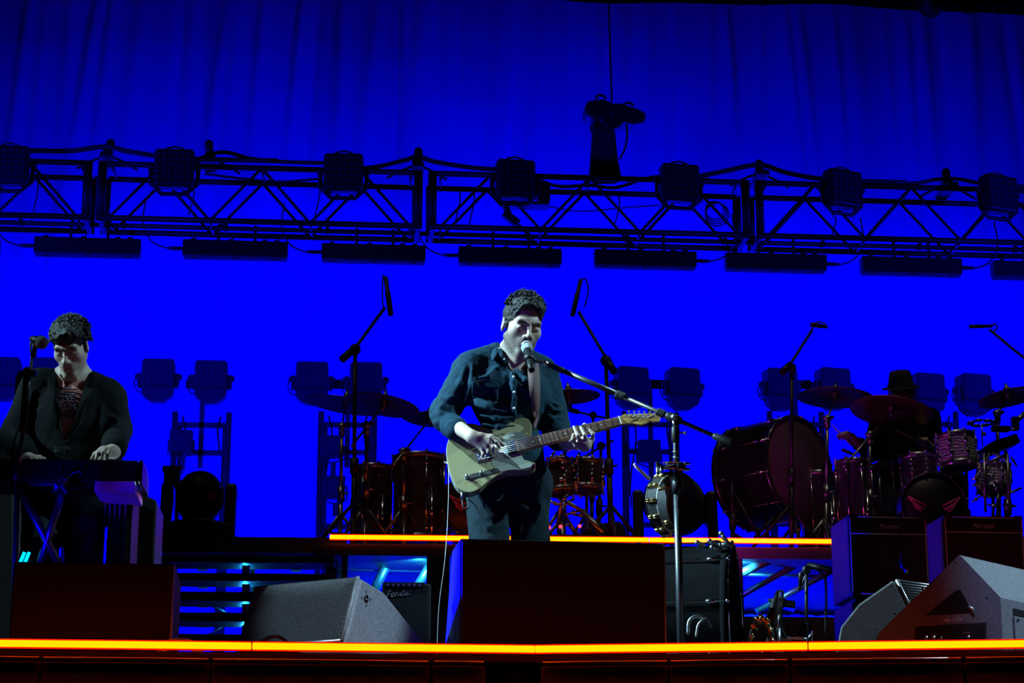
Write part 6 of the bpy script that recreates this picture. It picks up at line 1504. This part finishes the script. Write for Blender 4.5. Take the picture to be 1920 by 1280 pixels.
# ---------------------------------------------------------------- the keyboard player
YP = 8.62
K = lambda px, py, dy=0.0: P(px, py, YP + dy)
kp = T('person', 'keyboard player in a dark jacket over a rust printed T-shirt looking down at his keys', 'person', PX(125, YP, 0))
HC2 = K(133, 650, -.06); HR2 = headframe(math.radians(-5), math.radians(36), math.radians(-2)); HS2 = 0.90
sR, sL = K(72, 722, .02), K(205, 742, .02)
eR, wR2 = K(27, 818, .02), K(52, 862, -.20); eL, wL2 = K(219, 808, .04), K(213, 846, -.17)
n0, n1 = K(138, 712, .05), HC2 + HR2 @ V(0, .02, -.06)
hR, hL = K(85, 945, .06), K(155, 945, .06)
kR, kL = PX(72, YP - .06, .50), PX(158, YP - .02, .50); aR_, aL_ = PX(70, YP + .06, .09), PX(156, YP + .08, .09)
S = SDF(); face(S, HC2, HR2, HS2, .88)
S.u(rc(n0, n1, .056, .048), .015).u(ell(K(136, 790, .05), (.15, .10, .19)), .05).u(ell(K(125, 890, .05), (.14, .10, .15)), .05)
S.u(rc(sR, n0, .05, .06), .04).u(rc(sL, n0, .05, .06), .04)
S.u(rc(sR, eR, .05, .042), .02).u(rc(eR, wR2, .042, .027), .02).u(rc(sL, eL, .05, .042), .02).u(rc(eL, wL2, .042, .027), .02)
for a, b, c in ((hR, kR, aR_), (hL, kL, aL_)): S.u(rc(a, b, .07, .05), .03).u(rc(b, c, .05, .038), .02).u(rc(c, c + V(0, -.12, -.04), .036, .03), .02)
d2 = -.20
hand(S, wL2, K(203, 846, d2 - .01), [[K(188, 845, d2 - .04), K(178, 850, d2 - .06), K(172, 860, d2 - .065)], [K(192, 842, d2 - .03), K(184, 849, d2 - .07), K(180, 861, d2 - .075)], [K(198, 842, d2 - .03), K(192, 849, d2 - .07), K(190, 861, d2 - .075)], [K(205, 844, d2 - .03), K(202, 851, d2 - .065), K(201, 861, d2 - .07)]],
     [K(206, 852, d2 - .0), K(196, 856, d2 + .01), K(186, 861, d2 + .01)])
hand(S, wR2, K(60, 862, -.24), [[K(74, 858, -.25), K(82, 860, -.28), K(86, 866, -.28)], [K(70, 859, -.27), K(76, 862, -.30), K(79, 868, -.30)], [K(65, 860, -.28), K(68, 863, -.31), K(70, 869, -.31)], [K(58, 861, -.28), K(59, 864, -.305), K(60, 869, -.31)]],
     [K(62, 866, -.21), K(74, 868, -.22), K(82, 870, -.23)])
lo = np.array([eR.x - .12, 8.2, .0]); hi = np.array([eL.x + .14, 8.95, HC2.z + .2])
VF2 = S.mesh(lo, hi, .0038); put_mesh('body', VF2, 'skin', kp, skin_col(VF2[0], HC2, HR2, HS2, beard=.35))
Hh = SDF(lambda p: .0045 * wob(p, 170, 3.0) + .004 * wob(p, 95, 5.0), .009)
w = lambda x, y, z: np.array(HC2 + HR2 @ (V(x, y, z) * HS2)); axh = [HR2.col[i] for i in range(3)]
Hh.u(ell(w(0, .020, .052), (.078 * HS2, .106 * HS2, .090 * HS2), axh), .01).u(ell(w(0, -.025, .088), (.072 * HS2, .078 * HS2, .046 * HS2), axh), .03)
Hh.d(ell(w(0, -.105, -.006), (.066 * HS2, .052 * HS2, .066 * HS2), axh), .014).d(ell(w(0, -.02, -.085), (.13 * HS2, .17 * HS2, .072 * HS2), axh), .014)
for s in (-1, 1): Hh.u(rc(w(s * .069, -.008, .03), w(s * .071, -.012, -.020), .009, .005), .01)
VFh = Hh.mesh(np.array(HC2) - .20, np.array(HC2) + .22, .004)
mb = MB(); mb.add([Vector(v) for v in VFh[0]], VFh[1].tolist(), True)
def grow2(d):
    if d.z < .1 and d.y < .1: return None
    if d.y < -.6 and d.z < .45: return None
    return (.98, (d.x * .5 + .5, d.y * .4 - .5, d.z * .3)) if d.z > .25 else (.94, (d.x * .2, d.y * .1, -.6))
hair_locks(mb, HC2, HR2, HS2, grow2, 700, 11, (.010, .022), .0032, 1.2)
mb.build('hair', 'hair', kp)
# T-shirt, jacket, trousers
Ts = SDF(lambda p: .002 * wob(p, 40, 1.0), .003)
Ts.u(ell(K(137, 795, .035), (.145, .114, .20)), .05).u(rc(K(105, 722, .05), K(168, 728, .05), .062), .04).u(rc(n0 + V(0, 0, -.03), n0 + V(0, 0, .015), .076, .070), .02)
Ts.d(rc(n0 + V(0, -.005, .02), n1 + V(0, -.03, .06), .066, .08), .008)
VTs = Ts.mesh([n0.x - .24, 8.4, K(130, 890).z], [n0.x + .24, 8.85, K(130, 690).z], .0042); ts_ = put_mesh('t_shirt', VTs, 'tee_rust', kp)
def onm(VFx, px, py, lift=.003, rad=7):
    t = surf(VFx[0], px, py, rad)
    return CAM + ray(px, py) * ((t if t is not None else 8.7) - lift)
for body_, px, py, sz in (('LOVE', 119, 746, .040), ('BROS', 121, 762, .040)):
    p = onm(VTs, px, py, .006); text(body_, sz, p, (1, 0, -.08), (.08, .15, 1), 'tee_print', ts_, depth=.002)
for py in (728, 738, 772, 781):
    MB().tube([onm(VTs, px, py + (px - 125) * .12, .000) for px in range(108, 146, 4)], .0035, 6).build('printed_stripe', 'tee_print', ts_)
Jk = SDF(lambda p: .0022 * wob(p, 30, 5.0) + .0012 * wob(p, 80, 2.0), .004)
Jk.u(ell(K(136, 790, .045), (.192, .142, .20)), .05).u(ell(K(128, 890, .04), (.185, .135, .16)), .07).u(rc(K(95, 950, .05), K(160, 950, .05), .118), .06)
Jk.u(rc(K(84, 718, .03), n0 + V(-.03, 0, -.02), .068, .066), .05).u(rc(K(197, 736, .03), n0 + V(.03, 0, -.02), .066, .066), .05)
Jk.u(rc(K(70, 728, .02), eR, .073, .062), .03).u(rc(eR, lerp(eR, wR2, .85), .062, .050), .015).u(rc(K(206, 748, .02), eL, .072, .062), .03).u(rc(eL, lerp(eL, wL2, .86), .062, .052), .015)
Jk.u(rc(n0 + V(0, .02, -.02), n0 + V(0, .035, .05), .082, .076), .02)
for pts, r in (([K(206, 780, -.03), K(218, 788, -.05), K(230, 786, -.03)], .010), ([K(205, 800, -.03), K(218, 806, -.055), K(231, 802, -.03)], .010), ([K(207, 815, -.03), K(220, 822, -.06), K(232, 818, -.03)], .009), ([K(208, 830, -.06), K(220, 834, -.09), K(230, 832, -.06)], .008), ([K(14, 800, -.03), K(28, 806, -.05), K(42, 800, -.03)], .010), ([K(14, 825, -.04), K(28, 830, -.08), K(42, 826, -.06)], .010), ([K(60, 735, -.05), K(52, 770, -.05), K(42, 800, -.04)], .010), ([K(90, 830, -.10), K(110, 845, -.12), K(128, 842, -.10)], .010), ([K(190, 760, -.06), K(186, 800, -.08), K(188, 840, -.06)], .010)): Jk.fold(pts, r)
# open front: wedge between the lapels
for t in np.linspace(0, 1, 9):
    y = 705 + 130 * t; wd = (.070 * (1 - t) + .002) ; Jk.d(rc(K(134 - 14 * t, y, -.26), K(134 - 14 * t, y, -.055), wd, wd), .008)
Jk.d(rc(n0 + V(0, -.03, .0), n1 + V(0, -.05, .08), .070, .085), .01)
VJ = Jk.mesh([eR.x - .13, 8.32, K(130, 990).z], [eL.x + .14, 8.95, K(130, 690).z], .0044); jo = put_mesh('jacket', VJ, 'suit_black', kp)
def lapel(pts, name):
    fr = [onm(VJ, a, b, .006, 8) for a, b in pts]; c = onm(VJ, sum(a for a, b in pts) / len(pts), sum(b for a, b in pts) / len(pts), .010, 8); n = len(pts)
    mb = MB(); bk_ = [p + V(0, .010, 0) for p in fr]
    mb.add([c] + fr + [c + V(0, .01, 0)] + bk_, [(0, 1 + i, 1 + (i + 1) % n) for i in range(n)] + [(1 + i, n + 2 + i, n + 2 + (i + 1) % n, 1 + (i + 1) % n) for i in range(n)]); return mb.build(name, 'suit_black', jo)
lapel([(105, 700), (97, 690), (92, 703), (88, 708), (94, 712), (88, 716), (92, 745), (99, 768), (112, 800), (119, 830), (114, 790), (110, 750), (109, 720)], 'lapel')
lapel([(166, 703), (176, 700), (180, 716), (176, 724), (184, 728), (176, 752), (156, 790), (124, 830), (138, 790), (150, 750), (158, 722)], 'lapel')
for px, py in ((107, 846),): MB().lathe([(0, .004), (.008, .003), (.009, 0)], onm(VJ, px, py, .004), (0, -1, .1), 12).build('button', 'plastic_black', jo)
Tq = SDF(lambda p: .003 * wob(p, 24, 2.0), .004)
Tq.u(rc(K(95, 930, .05), K(158, 930, .05), .108), .03).u(rc(hR, kR, .094, .072), .03).u(rc(hL, kL, .094, .072), .03).u(rc(kR, aR_, .072, .06), .02).u(rc(kL, aL_, .072, .06), .02)
put_mesh('trousers', Tq.mesh([hR.x - .2, 8.4, .05], [hL.x + .2, 8.95, K(130, 900).z], .0065), 'denim_dark', kp)
for a_ in (aR_, aL_):
    sh_ = SDF(); sh_.u(ell(a_ + V(0, -.09, -.045), (.046, .13, .042)), .01).u(rc(a_ + V(0, .02, -.02), a_ + V(0, .01, .02), .053), .03).d(rc(a_ + V(-.3, -.1, -.4), a_ + V(.3, -.1, -.4), .318), .004)
    put_mesh('shoe', sh_.mesh(np.array(a_) - (.09, .26, .1), np.array(a_) + (.1, .1, .09), .008), 'rubber', kp)

# ---------------------------------------------------------------- the drummer
YD = 13.45
Q = lambda px, py, dy=0.0: P(px, py, YD + dy)
dm = T('person', 'drummer in black with a brimmed hat, half hidden behind the wide cymbal', 'person', PX(1698, YD, zr))
HC3 = Q(1690, 738, -.02); HR3 = headframe(math.radians(-15), math.radians(18), 0); HS3 = 1.0
s1, s2 = Q(1650, 785), Q(1743, 785); e1, w1 = Q(1634, 850, -.05), Q(1598, 822, -.28); e2, w2 = Q(1757, 850, -.02), Q(1736, 832, -.26)
m0, m1 = Q(1693, 778, .02), HC3 + HR3 @ V(0, .02, -.06); h1, h2 = V(s1.x + .08, YD + .05, zr + .58), V(s2.x - .08, YD + .05, zr + .58)
k1, k2 = V(s1.x - .02, YD - .42, zr + .56), V(s2.x + .02, YD - .42, zr + .56); f1, f2 = k1 + V(0, .04, -.46), k2 + V(0, .04, -.46)
S = SDF(); face(S, HC3, HR3, HS3)
S.u(rc(m0, m1, .062, .056), .02).u(rc(s1, m0, .05, .06), .04).u(rc(s2, m0, .05, .06), .04).u(ell((m0 + V(0, .03, -.28)), (.15, .10, .28)), .05)
for a, b, c in ((s1, e1, w1), (s2, e2, w2)): S.u(rc(a, b, .05, .042), .02).u(rc(b, c, .042, .027), .02)
for a, b, c in ((h1, k1, f1), (h2, k2, f2)): S.u(rc(a, b, .08, .055), .04).u(rc(b, c, .055, .04), .02)
def fist(w_, tip, side):
    d = (tip - w_).normalized(); x, y, z = frame(d, (0, 0, 1)); kn = w_ + d * .085
    fs = [[kn + x * (side * (.030 - .02 * i)), kn + x * (side * (.030 - .02 * i)) + d * .03 - y * .03, kn + x * (side * (.03 - .02 * i)) - d * .0 - y * .045] for i in range(4)]
    hand(S, w_, w_ + d * .05, fs, [w_ + d * .04 + x * (side * .035), w_ + d * .07 + x * (side * .04) - y * .02, w_ + d * .09 + x * (side * .02) - y * .035], .009, .006); return kn - y * .028
g1 = fist(w1, Q(1575, 806, -.36), 1); g2 = fist(w2, Q(1722, 815, -.4), -1)
VF3 = S.mesh([w1.x - .25, YD - .62, zr], [e2.x + .15, YD + .25, HC3.z + .17], .0055); put_mesh('body', VF3, 'skin', dm, skin_col(VF3[0], HC3, HR3, HS3))
Bk = SDF(lambda p: .003 * wob(p, 26, 4.0), .004)
Bk.u(ell(m0 + V(0, .02, -.27), (.185, .125, .30)), .05).u(rc(s1, m0 + V(0, 0, -.03), .066, .062), .05).u(rc(s2, m0 + V(0, 0, -.03), .066, .062), .05)
Bk.u(rc(s1, e1, .068, .058), .03).u(rc(e1, lerp(e1, w1, .6), .056, .048), .015).u(rc(s2, e2, .068, .058), .03).u(rc(e2, lerp(e2, w2, .45), .056, .050), .015).u(rc(h1, h2, .12), .05)
Bk.d(rc(m0 + V(0, -.01, .02), m1 + V(0, -.03, .06), .062, .08), .01)
put_mesh('shirt', Bk.mesh([w1.x - .1, YD - .4, zr + .4], [e2.x + .15, YD + .25, m0.z + .12], .0065), 'suit_black', dm)
Bt = SDF(); 
for a, b, c in ((h1, k1, f1), (h2, k2, f2)): Bt.u(rc(a, b, .10, .075), .04).u(rc(b, c, .075, .06), .02)
put_mesh('trousers', Bt.mesh([k1.x - .15, YD - .6, zr + .03], [k2.x + .15, YD + .25, zr + .75], .009), 'denim_dark', dm)
hw_ = lambda x, y, z: HC3 + HR3 @ V(x, y, z); up3 = HR3 @ V(0, 0, 1)
MB().lathe([(0, .150), (.040, .156), (.066, .148), (.074, .12), (.085, .055), (.087, .045), (.122, .042), (.125, .038), (.122, .034), (.082, .034), (0, .034)], hw_(0, .005, 0) - up3 * 0, up3, 32, sx=1.0, sy=1.12).build('hat', 'felt_hat', dm)
MB().torus(hw_(0, .005, .058), up3, .0865, .007, 32, 6).build('hat_band', 'rubber', dm)
for g, tip, lab in ((g1, Q(1558, 794, -.42), 'drumstick in the drummer’s hand left of his chest, pointing at the big drum'), (g2, Q(1680, 806, -.55), 'drumstick in the drummer’s other hand, pointing left across his chest')):
    d = (tip - g).normalized(); th = T('drumstick', lab.replace('’', "'"), 'drumstick', g)
    MB().tube([g - d * .1, g, tip - d * .02, tip], [.0075, .0075, .005, .003], 8).build('shaft', 'stick_wood', th); MB().sph(tip, .0055, 8, 6).build('tip', 'stick_wood', th)
thn = T('drum_throne', 'round black drum stool under the drummer', 'stool', V(m0.x, YD + .06, zr))
MB().lathe([(0, .46), (.16, .46), (.175, .44), (.175, .40), (.16, .38), (0, .38)], V(m0.x, YD + .06, zr), (0, 0, 1), 28).build('seat', 'rubber', thn)
MB().cyl(V(m0.x, YD + .06, zr + .05), V(m0.x, YD + .06, zr + .38), .02).build('post', 'dull_chrome', thn)
tripod('leg', 'dull_chrome', thn, V(m0.x, YD + .06, zr), .25, .25)
